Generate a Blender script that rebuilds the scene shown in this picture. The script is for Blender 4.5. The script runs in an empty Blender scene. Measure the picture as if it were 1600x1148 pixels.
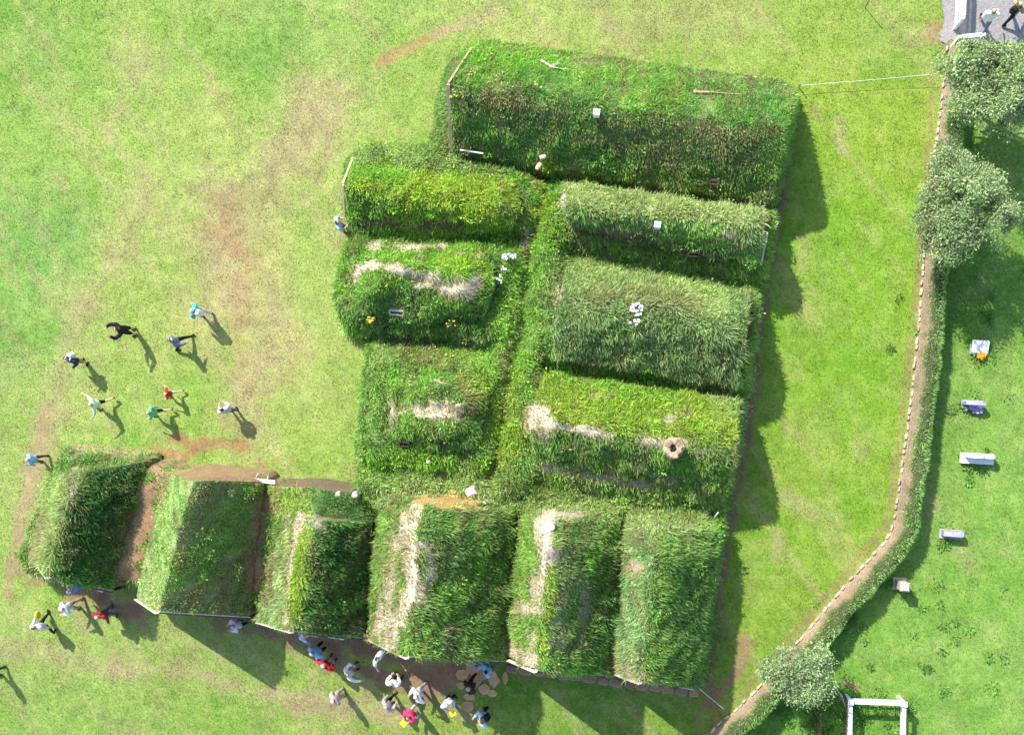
import bpy, math, random
import numpy as np
from mathutils import Vector, Matrix, Quaternion

rng = np.random.default_rng(7)
random.seed(7)
scene = bpy.context.scene
COL = scene.collection
R = math.radians

# ------------------------------------------------------------------ camera model
H_CAM = 45.0          # the kite camera hangs 45 m over the ground
F_PX = 1750.0         # focal length for a frame 1600 wide
CX, CY = 800.0, 574.0
NAD = (1000.0, 650.0)  # point of the frame straight under the camera
q = Vector((NAD[0]-CX, -(NAD[1]-CY), -F_PX)).normalized().rotation_difference(Vector((0, 0, -1)))
RM = np.array(q.to_matrix())      # camera -> world

def front_line(x):
    return -9.3 - 0.02*(x+10)

def ground_z(x, y):
    d = front_line(x) - y
    k = 0.6
    sp = np.log1p(np.exp(np.clip(d/k, -30, 30)))*k
    return -0.11*np.minimum(sp, 25.0)

def W(u, v, z=None):
    """world point seen at (u, v) at height z (None: on the ground)"""
    d = RM @ np.array([u-CX, -(v-CY), -F_PX])
    zz = 0.0 if z is None else z
    for _ in range(1 if z is not None else 4):
        s = (zz - H_CAM)/d[2]
        p = np.array([d[0]*s, d[1]*s, zz])
        if z is None:
            zz = float(ground_z(p[0], p[1]))
    return p

def PX(P):
    """world points (n,3) -> frame position"""
    P = np.asarray(P, float) - np.array([0, 0, H_CAM])
    c = P @ RM
    return CX + F_PX*c[:, 0]/-c[:, 2], CY - F_PX*c[:, 1]/-c[:, 2]

# ------------------------------------------------------------------ noise
_T = np.random.default_rng(3).random((256, 256))
def vnoise(x, y):
    xi = np.floor(x).astype(int); yi = np.floor(y).astype(int)
    fx = x-xi; fy = y-yi
    fx = fx*fx*(3-2*fx); fy = fy*fy*(3-2*fy)
    a = _T[xi & 255, yi & 255]; b = _T[(xi+1) & 255, yi & 255]
    c = _T[xi & 255, (yi+1) & 255]; d = _T[(xi+1) & 255, (yi+1) & 255]
    return (a*(1-fx)+b*fx)*(1-fy) + (c*(1-fx)+d*fx)*fy
def fbm(x, y, o=4):
    s = 0; a = 0.5; t = 0
    for i in range(o):
        s = s + a*vnoise(x*2**i+17.3*i, y*2**i+9.1*i); t += a; a *= 0.5
    return s/t          # 0..1
def sstep(a, b, x):
    t = np.clip((x-a)/(b-a), 0, 1)
    return t*t*(3-2*t)

# ------------------------------------------------------------------ tagging
def tag(o, label=None, cat=None, group=None, kind=None):
    if label: o['label'] = label
    if cat: o['category'] = cat
    if group: o['group'] = group
    if kind: o['kind'] = kind
    return o
def empty(name, loc=(0, 0, 0), rz=0.0):
    o = bpy.data.objects.new(name, None); COL.objects.link(o)
    o.location = loc; o.rotation_euler = (0, 0, rz); o.empty_display_size = 0.2
    return o

# ------------------------------------------------------------------ mesh builder
class MB:
    def __init__(s):
        s.v = []; s.f = {3: [], 4: []}; s.m = {3: [], 4: []}; s.c = []; s.n = 0; s.sm = {3: [], 4: []}
    def add(s, V, quads=None, tris=None, mat=0, col=None, smooth=False):
        V = np.asarray(V, float).reshape(-1, 3); k = s.n
        s.v.append(V); s.n += len(V)
        if col is None: col = np.ones((len(V), 3))
        col = np.asarray(col, float)
        if col.ndim == 1: col = np.tile(col, (len(V), 1))
        s.c.append(col)
        for num, F in ((4, quads), (3, tris)):
            if F is not None and len(F):
                F = np.asarray(F, int).reshape(-1, num)
                s.f[num].append(F+k); s.m[num].append(np.full(len(F), mat)); s.sm[num].append(np.full(len(F), smooth))
        return s
    def box(s, c, size, rz=0.0, mat=0, col=None, taper=1.0, R3=None):
        x, y, z = np.array(size)/2
        V = np.array([(-x, -y, -z), (x, -y, -z), (x, y, -z), (-x, y, -z),
                      (-x*taper, -y*taper, z), (x*taper, -y*taper, z), (x*taper, y*taper, z), (-x*taper, y*taper, z)])
        if R3 is not None: V = V @ np.array(R3).T
        else:
            ca, sa = math.cos(rz), math.sin(rz)
            V = V @ np.array([[ca, sa, 0], [-sa, ca, 0], [0, 0, 1]])
        return s.add(V+np.asarray(c), [(0, 3, 2, 1), (4, 5, 6, 7), (0, 1, 5, 4), (1, 2, 6, 5), (2, 3, 7, 6), (3, 0, 4, 7)], mat=mat, col=col)
    def beam(s, a, b, w, h, mat=0, col=None, up=(0, 0, 1)):
        a = Vector(a); b = Vector(b); d = b-a; L = d.length; d.normalize()
        x = d.cross(Vector(up))
        if x.length < 1e-4: x = d.cross(Vector((0, 1, 0)))
        x.normalize(); z = x.cross(d)
        M = np.array([[x[i], d[i], z[i]] for i in range(3)])
        return s.box(np.array((a+b)/2), (w, L, h), mat=mat, col=col, R3=M)
    def tube(s, pts, rad, n=8, mat=0, col=None, cap=True, smooth=True):
        pts = [Vector(p) for p in pts]
        if not hasattr(rad, '__len__'): rad = [rad]*len(pts)
        V = []; pu = Vector((0.3, 0.1, 1))
        for i, p in enumerate(pts):
            d = (pts[min(i+1, len(pts)-1)]-pts[max(i-1, 0)]).normalized()
            x = d.cross(pu)
            if x.length < 1e-3: x = d.cross(Vector((1, 0, 0)))
            x.normalize(); y = d.cross(x)
            for k in range(n):
                a = 2*math.pi*k/n
                V.append(p+(x*math.cos(a)+y*math.sin(a))*rad[i])
        Q = []
        for i in range(len(pts)-1):
            for k in range(n):
                Q.append((i*n+k, i*n+(k+1) % n, (i+1)*n+(k+1) % n, (i+1)*n+k))
        T = []
        if cap:
            V += [pts[0], pts[-1]]; a = len(pts)*n
            for k in range(n):
                T.append((a, (k+1) % n, k)); T.append((a+1, (len(pts)-1)*n+k, (len(pts)-1)*n+(k+1) % n))
        return s.add([tuple(v) for v in V], Q, T, mat, col, smooth)
    def blob(s, c, size, rough=0.12, n=10, mat=0, col=None, rz=0, seed=0, flat=0.0, smooth=False):
        g = np.random.default_rng(seed); V = []; m = n
        fr = g.normal(size=(5, 3))*2.2; ph = g.random(5)*6
        for i in range(m+1):
            th = math.pi*i/m
            for k in range(2*n):
                a = math.pi*k/n
                V.append((math.sin(th)*math.cos(a), math.sin(th)*math.sin(a), math.cos(th)))
        V = np.array(V)
        r = 1+rough*np.sin(V @ fr.T+ph).sum(1)/1.6
        V = V*r[:, None]
        if flat: V = np.sign(V)*np.abs(V)**(1-flat)
        V = V*np.array(size)/2
        ca, sa = math.cos(rz), math.sin(rz)
        V = V @ np.array([[ca, sa, 0], [-sa, ca, 0], [0, 0, 1]])
        Q = []
        for i in range(m):
            for k in range(2*n):
                Q.append((i*2*n+k, (i+1)*2*n+k, (i+1)*2*n+(k+1) % (2*n), i*2*n+(k+1) % (2*n)))
        return s.add(V+np.asarray(c), Q, mat=mat, col=col, smooth=smooth)
    def grid(s, P, mat=0, col=None, smooth=True, closed=False, flip=False):
        a, b = P.shape[:2]
        I = np.arange(a*b).reshape(a, b)
        if closed: I = np.concatenate([I, I[:, :1]], 1)
        Q = np.stack([I[:-1, :-1], I[:-1, 1:], I[1:, 1:], I[1:, :-1]], -1).reshape(-1, 4)
        if flip: Q = Q[:, ::-1]
        return s.add(P.reshape(-1, 3), Q, mat=mat, col=None if col is None else np.asarray(col).reshape(-1, 3), smooth=smooth)
    def build(s, name, mats, parent=None, origin=None):
        V = np.concatenate(s.v); C = np.concatenate(s.c)
        if origin is not None: V = V-np.asarray(origin)
        me = bpy.data.meshes.new(name)
        me.vertices.add(len(V)); me.vertices.foreach_set('co', V.ravel().astype(np.float32))
        loops = []; starts = []; mi = []; sm = []; k = 0
        for num in (4, 3):
            if s.f[num]:
                F = np.concatenate(s.f[num]); loops.append(F.ravel())
                starts.append(k+np.arange(len(F))*num); k += F.size
                mi.append(np.concatenate(s.m[num])); sm.append(np.concatenate(s.sm[num]))
        loops = np.concatenate(loops); starts = np.concatenate(starts); mi = np.concatenate(mi); sm = np.concatenate(sm)
        me.loops.add(len(loops)); me.loops.foreach_set('vertex_index', loops.astype(np.int32))
        me.polygons.add(len(starts)); me.polygons.foreach_set('loop_start', starts.astype(np.int32))
        me.polygons.foreach_set('material_index', mi.astype(np.int32))
        me.polygons.foreach_set('use_smooth', sm.astype(bool))
        a = me.color_attributes.new('tint', 'FLOAT_COLOR', 'POINT')
        a.data.foreach_set('color', np.concatenate([C, np.ones((len(C), 1))], 1).ravel().astype(np.float32))
        me.update(calc_edges=True)
        for m in (mats if isinstance(mats, (list, tuple)) else [mats]): me.materials.append(m)
        o = bpy.data.objects.new(name, me); COL.objects.link(o)
        if origin is not None: o.location = origin
        if parent is not None:
            o.parent = parent
            if origin is None: o.matrix_parent_inverse = Matrix.Translation(parent.location).inverted() if parent.rotation_euler.z == 0 else parent.matrix_basis.inverted()
        return o

# ------------------------------------------------------------------ materials
def mat_base(name):
    m = bpy.data.materials.new(name); m.use_nodes = True
    nt = m.node_tree; b = nt.nodes['Principled BSDF']
    return m, nt, b
def N(nt, typ, **kw):
    n = nt.nodes.new(typ)
    for k, v in kw.items():
        if k in n.inputs: n.inputs[k].default_value = v
        else: setattr(n, k, v)
    return n
def mat_plain(name, col, rough=0.8, var=0.25, scale=8.0, bump=0.15, spec=0.3, stretch=(1, 1, 1), metal=0.0, tint=False):
    """solid procedural colour broken by noise"""
    m, nt, b = mat_base(name); L = nt.links
    tc = N(nt, 'ShaderNodeTexCoord'); mp = N(nt, 'ShaderNodeMapping'); mp.inputs['Scale'].default_value = stretch
    L.new(tc.outputs['Object'], mp.inputs['Vector'])
    n1 = N(nt, 'ShaderNodeTexNoise', Scale=scale, Detail=6.0, Roughness=0.65)
    L.new(mp.outputs['Vector'], n1.inputs['Vector'])
    ramp = N(nt, 'ShaderNodeValToRGB')
    c = np.array(col)
    ramp.color_ramp.elements[0].position = 0.25; ramp.color_ramp.elements[1].position = 0.75
    ramp.color_ramp.elements[0].color = (*(c*(1-var)), 1); ramp.color_ramp.elements[1].color = (*np.minimum(c*(1+var), 0.95), 1)
    L.new(n1.outputs['Fac'], ramp.inputs['Fac'])
    src = ramp.outputs['Color']
    if tint:
        mx = N(nt, 'ShaderNodeMix', data_type='RGBA', blend_type='MULTIPLY'); mx.inputs['Factor'].default_value = 1
        at = N(nt, 'ShaderNodeAttribute', attribute_name='tint')
        L.new(src, mx.inputs[6]); L.new(at.outputs['Color'], mx.inputs[7]); src = mx.outputs[2]
    L.new(src, b.inputs['Base Color'])
    b.inputs['Roughness'].default_value = rough; b.inputs['Specular IOR Level'].default_value = spec; b.inputs['Metallic'].default_value = metal
    if bump:
        bp = N(nt, 'ShaderNodeBump', Strength=bump, Distance=0.02)
        L.new(n1.outputs['Fac'], bp.inputs['Height']); L.new(bp.outputs['Normal'], b.inputs['Normal'])
    return m
def mat_tint(name, rough=0.85, transl=0.0, nscale=None, namp=0.35, bump=0.0, spec=0.15, bscale=20.0):
    """colour from the mesh's own tint (kind of grass / soil, partly painted light), broken by noise"""
    m, nt, b = mat_base(name); L = nt.links
    at = N(nt, 'ShaderNodeAttribute', attribute_name='tint'); src = at.outputs['Color']
    tc = N(nt, 'ShaderNodeTexCoord')
    if nscale:
        n1 = N(nt, 'ShaderNodeTexNoise', Scale=nscale, Detail=5.0, Roughness=0.7)
        L.new(tc.outputs['Object'], n1.inputs['Vector'])
        mr = N(nt, 'ShaderNodeMapRange'); mr.inputs['From Min'].default_value = 0.3; mr.inputs['From Max'].default_value = 0.7
        mr.inputs['To Min'].default_value = 1-namp; mr.inputs['To Max'].default_value = 1+namp
        L.new(n1.outputs['Fac'], mr.inputs['Value'])
        mx = N(nt, 'ShaderNodeMix', data_type='RGBA', blend_type='MULTIPLY'); mx.inputs['Factor'].default_value = 1
        L.new(src, mx.inputs[6]); L.new(mr.outputs['Result'], mx.inputs[7]); src = mx.outputs[2]
    L.new(src, b.inputs['Base Color']); b.inputs['Roughness'].default_value = rough; b.inputs['Specular IOR Level'].default_value = spec
    if bump:
        n2 = N(nt, 'ShaderNodeTexNoise', Scale=bscale, Detail=6.0, Roughness=0.7)
        L.new(tc.outputs['Object'], n2.inputs['Vector'])
        bp = N(nt, 'ShaderNodeBump', Strength=bump, Distance=0.05)
        L.new(n2.outputs['Fac'], bp.inputs['Height']); L.new(bp.outputs['Normal'], b.inputs['Normal'])
    if transl:
        tr = N(nt, 'ShaderNodeBsdfTranslucent'); L.new(src, tr.inputs['Color'])
        ms = N(nt, 'ShaderNodeMixShader'); ms.inputs['Fac'].default_value = transl
        L.new(b.outputs['BSDF'], ms.inputs[1]); L.new(tr.outputs['BSDF'], ms.inputs[2])
        L.new(ms.outputs['Shader'], nt.nodes['Material Output'].inputs['Surface'])
    return m
M_GROUND = mat_tint('lawn_ground', nscale=9.0, namp=0.22, bump=0.6, bscale=14.0)
M_BLADE = mat_tint('grass_blades', rough=0.6, transl=0.35, spec=0.2)
M_TURF = mat_tint('turf_soil', nscale=18.0, namp=0.5, bump=1.0, bscale=11.0)
M_LEAF = mat_tint('leaves', rough=0.55, transl=0.22, spec=0.3)
M_WOODW = mat_plain('weathered_boards', (0.42, 0.38, 0.32), var=0.3, scale=3, stretch=(4, 4, 1))
M_WOODB = mat_plain('brown_boards', (0.40, 0.29, 0.18), var=0.35, scale=4, stretch=(4, 4, 1))
M_WOODP = mat_plain('pale_painted_board', (0.6, 0.53, 0.43), var=0.12, scale=6)
M_WOODY = mat_plain('fresh_pine_board', (0.62, 0.5, 0.27), var=0.15, scale=6)
M_WOODD = mat_plain('tarred_boards', (0.10, 0.07, 0.05), var=0.3, scale=5, stretch=(8, 8, 1))
M_WHITE = mat_plain('white_paint', (0.78, 0.77, 0.75), var=0.08, scale=9, rough=0.5)
M_GREYW = mat_plain('flaking_white_paint', (0.52, 0.53, 0.52), var=0.4, scale=7, rough=0.8)
M_GLASS = mat_plain('dark_glass', (0.03, 0.035, 0.04), rough=0.08, var=0.1, bump=0, spec=0.6)
M_RUST = mat_plain('rusty_iron', (0.13, 0.075, 0.05), var=0.4, scale=14, rough=0.9)
M_STONE = mat_plain('pale_stone', (0.44, 0.37, 0.31), var=0.35, scale=9, bump=0.5, tint=True)
M_FLAG = mat_plain('flagstone', (0.50, 0.30, 0.155), var=0.25, scale=6, bump=0.4, tint=True)
M_BARK = mat_plain('bark', (0.16, 0.125, 0.095), var=0.4, scale=12, bump=0.6)
M_DEAD = mat_plain('dead_wood', (0.36, 0.31, 0.26), var=0.3, scale=12)
M_GRAVEL = mat_plain('gravel', (0.27, 0.25, 0.25), var=0.45, scale=26, bump=0.7)
M_MARBLE = mat_plain('white_marble', (0.66, 0.66, 0.66), var=0.12, scale=5, rough=0.45)
M_GRANITE = mat_plain('grey_granite', (0.34, 0.33, 0.37), var=0.3, scale=16, rough=0.5)
M_PINKST = mat_plain('rosy_stone', (0.5, 0.40, 0.34), var=0.2, scale=8, rough=0.7)
M_ROPE = mat_plain('rope', (0.6, 0.62, 0.58), var=0.1, scale=20, bump=0)
M_PETAL = mat_tint('petals', rough=0.6, transl=0.2)
M_SKIN = mat_plain('skin', (0.56, 0.34, 0.25), var=0.08, scale=5, bump=0, rough=0.6)
M_CLOTH = mat_tint('cloth', nscale=9.0, namp=0.12, bump=0.25, bscale=18)
M_HAIR = mat_tint('hair', nscale=30.0, namp=0.3, rough=0.6)
M_EYE = mat_plain('eye', (0.03, 0.025, 0.02), rough=0.3, bump=0, var=0.05)
M_LIP = mat_plain('lip', (0.4, 0.16, 0.13), bump=0, var=0.05)

# ------------------------------------------------------------------ turf palettes (albedo, some with light painted in)
G = dict(dark=(0.034, 0.105, 0.018), mid=(0.075, 0.185, 0.028), yel=(0.165, 0.245, 0.022), pale=(0.185, 0.255, 0.095),
         sage=(0.125, 0.195, 0.075), olive=(0.125, 0.155, 0.045), straw=(0.36, 0.28, 0.135), lime=(0.10, 0.26, 0.022),
         thatch=(0.54, 0.465, 0.34), orange=(0.50, 0.33, 0.115), soil=(0.31, 0.195, 0.11), earth=(0.15, 0.11, 0.07), grey=(0.40, 0.345, 0.265))
G = {k: np.array(v) for k, v in G.items()}
for k in ('dark', 'mid', 'yel', 'pale', 'sage', 'olive', 'lime'): G[k] = np.minimum(G[k]*np.array((2.25, 2.1, 2.6)), .65)
for k in ('sage', 'pale'): G[k] = G[k]*np.array((1.0, 1.0, .72))
for k in ('mid', 'lime', 'dark'): G[k] = G[k]*np.array((1.22, .98, 1.05))
G['bright'] = np.array((.42, .52, .20)); G['haze'] = np.array((.43, .50, .20)); G['soft'] = np.array((.30, .45, .17)); G['fresh'] = np.array((.26, .44, .09))  # bright and haze put sunlight and haze into the grass colour
# patches on the turf: (type, half-width, strength, polyline in frame pixels)
PATCH = [
 # front row
 ('thatch', 15, 1.0, [(655, 792), (640, 850), (648, 905), (628, 960), (608, 1005)]),
 ('thatch', 10, 0.95, [(634, 800), (620, 860), (604, 950), (590, 990)]),
 ('thatch', 5, 0.8, [(612, 850), (598, 930), (584, 985)]),
 ('thatch', 9, 0.8, [(668, 850), (672, 900), (655, 925)]),
 ('thatch', 6, 0.7, [(700, 975), (692, 1010)]),
 ('orange', 13, 1.0, [(662, 783), (700, 781), (745, 784)]),
 ('thatch', 8, 0.9, [(735, 773), (762, 780)]),
 ('thatch', 15, 1.0, [(862, 803), (850, 830), (858, 870)]),
 ('thatch', 8, 0.9, [(850, 800), (905, 805)]),
 ('thatch', 9, 0.9, [(838, 905), (842, 950), (812, 950)]),
 ('thatch', 13, 1.0, [(796, 1012), (832, 1034)]),
 ('thatch', 7, 0.9, [(832, 990), (836, 1030)]),
 ('grey', 13, 0.55, [(872, 860), (882, 900), (872, 960), (868, 1010)]),
 ('grey', 9, 0.5, [(900, 880), (905, 930)]),
 ('thatch', 10, 0.8, [(850, 880), (845, 920)]),
 ('grey', 8, 0.7, [(915, 920), (912, 970), (910, 1010)]),
 ('yel', 7, 0.9, [(862, 880), (850, 960), (842, 1030)]),
 ('thatch', 14, 1.0, [(984, 882), (1003, 884)]),
 ('mid', 40, .8, [(1065, 860), (1060, 1040)]), ('dark', 26, .5, [(1085, 870), (1070, 1050)]),  # shade of the right slope painted darker
 ('thatch', 5, 0.9, [(982, 895), (985, 880)]),
 ('thatch', 10, 0.8, [(962, 1040), (1000, 1055)]),
 ('straw', 18, 0.45, [(990, 838), (1005, 850)]),
 ('thatch', 6, 1.0, [(469, 806), (460, 850), (452, 900), (448, 950), (447, 972)]),
 ('thatch', 4, 0.8, [(450, 808), (447, 870)]),
 ('grey', 9, 0.8, [(492, 815), (505, 822)]),
 ('yel', 11, 1.0, [(478, 830), (466, 890), (460, 960)]),
 ('soil', 20, 1.0, [(248, 735), (230, 790), (210, 850), (195, 895)]),
 ('soil', 8, 0.7, [(262, 745), (240, 810), (228, 850)]),
 ('soil', 12, 1.0, [(412, 790), (402, 850), (397, 915)]),
 ('soil', 11, 1.0, [(250, 722), (310, 733), (365, 742), (405, 744)]),
 ('soil', 5, 0.9, [(430, 748), (500, 757), (555, 766)]),
 ('straw', 12, 0.5, [(432, 770), (425, 800)]),
 ('thatch', 9, 0.7, [(120, 704), (160, 707), (200, 712)]),
 ('grey', 10, 0.6, [(120, 740), (112, 780)]),
 ('pale', 22, 0.8, [(85, 770), (62, 850), (60, 890)]),  # sunlit left flank painted pale
 ('straw', 12, 0.6, [(70, 800), (58, 870)]),
 ('pale', 30, 0.8, [(600, 755), (690, 755), (760, 765)]),
 ('pale', 22, 0.6, [(820, 790), (930, 790), (1010, 815)]),
 ('pale', 30, 0.7, [(1000, 800), (1080, 820)]),
 ('straw', 14, 0.4, [(610, 790), (640, 770)]),
 ('straw', 14, 0.5, [(430, 870), (420, 930)]),
 # left rooms
 ('yel', 32, 1.0, [(560, 290), (640, 300), (740, 315), (770, 340)]),
 ('lime', 20, 0.9, [(555, 270), (620, 270)]),
 ('mid', 14, 0.8, [(550, 310), (600, 320)]),
 ('pale', 18, 0.8, [(565, 245), (640, 240), (680, 250), (730, 265)]),
 ('earth', 7, 1.0, [(565, 345), (640, 350), (725, 352)]),  # dark line of shade painted along the lower eave
 ('thatch', 17, 1.0, [(660, 438), (700, 445), (738, 446)]),
 ('thatch', 9, 1.0, [(562, 420), (585, 412), (640, 425)]),
 ('thatch', 7, 0.9, [(575, 387), (592, 382)]),
 ('thatch', 7, 1.0, [(618, 384), (660, 386), (690, 386)]),
 ('thatch', 5, 0.9, [(654, 406), (655, 400)]),
 ('thatch', 4, 0.8, [(715, 400), (755, 398)]),
 ('yel', 16, 0.7, [(700, 412), (745, 410)]),
 ('thatch', 6, 0.9, [(552, 440), (556, 420)]),
 ('lime', 18, 0.7, [(600, 365), (720, 372), (780, 380)]),
 ('lime', 16, 0.8, [(770, 470), (785, 520), (790, 440)]),
 ('thatch', 12, 0.95, [(650, 636), (680, 640), (715, 638)]),
 ('thatch', 7, 0.8, [(608, 622), (618, 650), (640, 634)]),
 ('straw', 14, 0.7, [(640, 556), (700, 570), (730, 585)]),
 ('dark', 13, 0.8, [(585, 690), (640, 695), (720, 690)]),  # shade of the hollow painted in dark grass
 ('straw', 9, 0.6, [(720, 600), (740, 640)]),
 ('dark', 12, 0.8, [(590, 520), (650, 528), (740, 535)]),  # shaded dip between two rooms, painted dark
 ('dark', 10, 0.7, [(560, 500), (640, 510), (740, 505)]),  # painted shade in the hollow below the slope
 ('thatch', 5, 0.8, [(628, 628), (632, 632)]),
 ('thatch', 6, 0.6, [(612, 635), (612, 660)]),
 ('thatch', 3, 0.9, [(675, 594), (695, 599)]),
 ('straw', 8, 0.7, [(645, 540), (675, 545)]),
 ('pale', 16, 0.8, [(605, 540), (590, 570)]),
 ('pale', 16, 0.6, [(720, 540), (760, 530)]),
 ('lime', 20, 0.9, [(590, 720), (650, 715), (690, 722)]),
 ('yel', 22, 0.5, [(720, 560), (760, 600)]),
 # passage between the rooms
 ('straw', 7, 0.9, [(855, 300), (838, 340), (822, 395)]),
 ('thatch', 4, 0.8, [(826, 360), (820, 385)]),
 ('straw', 7, 0.8, [(812, 510), (800, 560), (790, 610), (780, 660)]),
 ('thatch', 6, 0.7, [(792, 570), (786, 600)]),
 ('thatch', 6, 0.6, [(765, 735), (760, 750)]),
 ('lime', 18, 0.9, [(860, 310), (848, 420), (832, 510), (815, 560)]),
 ('yel', 20, 0.8, [(850, 260), (850, 330)]),
 ('yel', 24, 0.7, [(800, 600), (790, 680), (770, 730)]),
 ('thatch', 4, 1.0, [(848, 245), (842, 262), (837, 280)]),
 # right rooms
 ('straw', 16, 0.6, [(900, 300), (980, 315), (1080, 330), (1150, 345)]),
 ('pale', 26, 0.8, [(900, 300), (1000, 310), (1170, 340)]),  # sunlight on the upper slope painted as pale grass
 ('thatch', 7, 0.9, [(1125, 362), (1145, 366)]),
 ('thatch', 5, 0.9, [(880, 305), (876, 322)]),
 ('thatch', 4, 0.9, [(978, 294), (990, 293)]),
 ('earth', 6, 0.9, [(895, 352), (960, 365), (1060, 385), (1090, 392)]),  # shading at the eave step, painted with the earth tint
 ('lime', 12, 0.8, [(930, 280), (975, 284)]),
 ('sage', 55, 0.9, [(900, 460), (1000, 475), (1110, 490)]),
 ('pale', 24, 0.8, [(920, 430), (1010, 440), (1120, 470)]),
 ('straw', 14, 0.4, [(930, 460), (1080, 475)]),
 ('thatch', 8, 0.9, [(866, 470), (872, 450)]),
 ('yel', 34, 0.75, [(880, 625), (980, 640), (1110, 655)]),
 ('lime', 16, 0.7, [(890, 590), (960, 600), (1050, 620)]),
 ('thatch', 17, 1.0, [(838, 648), (845, 668)]),
 ('thatch', 6, 1.0, [(850, 658), (890, 667), (955, 680)]),
 ('thatch', 8, 0.8, [(1000, 688), (1060, 690), (1100, 708)]),
 ('thatch', 7, 0.6, [(925, 618), (950, 620)]),
 ('thatch', 7, 0.6, [(1040, 655), (1075, 645)]),
 ('grey', 9, 0.95, [(845, 725), (900, 738), (960, 748), (1010, 760)]),
 ('grey', 7, 0.8, [(1020, 745), (1055, 752)]),
 ('pale', 14, 0.7, [(1120, 620), (1150, 640)]),
 # big house
 ('olive', 20, 0.8, [(730, 150), (800, 160), (870, 175)]),
 ('olive', 26, 0.7, [(960, 200), (1060, 220), (1170, 235)]),
 ('straw', 10, 0.5, [(760, 150), (830, 165)]),
 ('straw', 10, 0.5, [(1080, 200), (1180, 210)]),
 ('straw', 9, 0.4, [(900, 210), (1100, 260)]),
 ('lime', 22, 0.6, [(745, 75), (850, 92), (950, 108)]),
 ('thatch', 5, 0.8, [(730, 118), (742, 108)]),
]
def seg_dist(u, v, pl):
    d = np.full(u.shape, 1e9)
    for (a, b), (c, e) in zip(pl[:-1], pl[1:]):
        dx, dy = c-a, e-b; l2 = dx*dx+dy*dy+1e-9
        t = np.clip(((u-a)*dx+(v-b)*dy)/l2, 0, 1)
        d = np.minimum(d, np.hypot(u-a-t*dx, v-b-t*dy))
    return d
BARE = {'thatch': 0.9, 'orange': 0.97, 'soil': 0.97, 'earth': 0.97, 'grey': 0.85}
def turf_look(P, base):
    """grass tint, soil tint and grass cover at turf points"""
    u, v = PX(P)
    n1 = fbm(P[:, 0]*0.7+40, P[:, 1]*0.7+P[:, 2]*0.5); n2 = fbm(P[:, 0]*2.6+11, P[:, 1]*2.6+P[:, 2]*1.7+5); n3 = fbm(P[:, 0]*1.3+80, P[:, 1]*1.3+30)
    g = np.array(base)[None, :]*np.ones((len(P), 1))
    w = sstep(0.50, 0.66, n1)[:, None]*(.55 if base[0] < .3 else .3); g = g*(1-w)+w*(G['mid'] if base[0] < 0.1 else G['lime'])
    w = sstep(0.52, 0.66, n3)[:, None]*(.4 if base[0] < .3 else .2); g = g*(1-w)+w*(G['olive'])
    n5 = fbm(P[:, 0]*4.1+23, P[:, 1]*4.1+P[:, 2]*2.6+41, 3); n6 = fbm(P[:, 0]*3.3+63, P[:, 1]*3.3+P[:, 2]*2.1+11, 2)
    g = g*(.62+.76*n5[:, None]); w = sstep(.58, .72, n6)[:, None]*.45; g = g*(1-w)+w*G['straw']*.75; w = sstep(.58, .70, 1-n6)[:, None]*.5; g = g*(1-w)+w*g*np.array((.6, .9, .8))
    cover = np.ones(len(P)); soil = np.tile(np.array((0.055, 0.065, 0.025)), (len(P), 1))+g*0.5
    soil[:, :] = soil*(0.75+0.5*n2[:, None])
    for typ, hw, st, pl in PATCH:
        d = seg_dist(u, v, pl)
        if d.min() > hw*2.2: continue
        e = d/hw+(n2-0.5)*2.3
        w = st*(1-sstep(0.65, 1.25, e))
        if typ in BARE:
            k = w*BARE[typ]
            cover = cover*(1-k); soil = soil*(1-w[:, None])+w[:, None]*G[typ]*(0.75+0.5*n2[:, None])
            c = G['straw'] if typ in ('thatch', 'orange') else G['olive']
            g = g*(1-0.7*w[:, None])+0.7*w[:, None]*c
        else:
            g = g*(1-w[:, None])+w[:, None]*G[typ]
    return g, soil, cover

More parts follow.
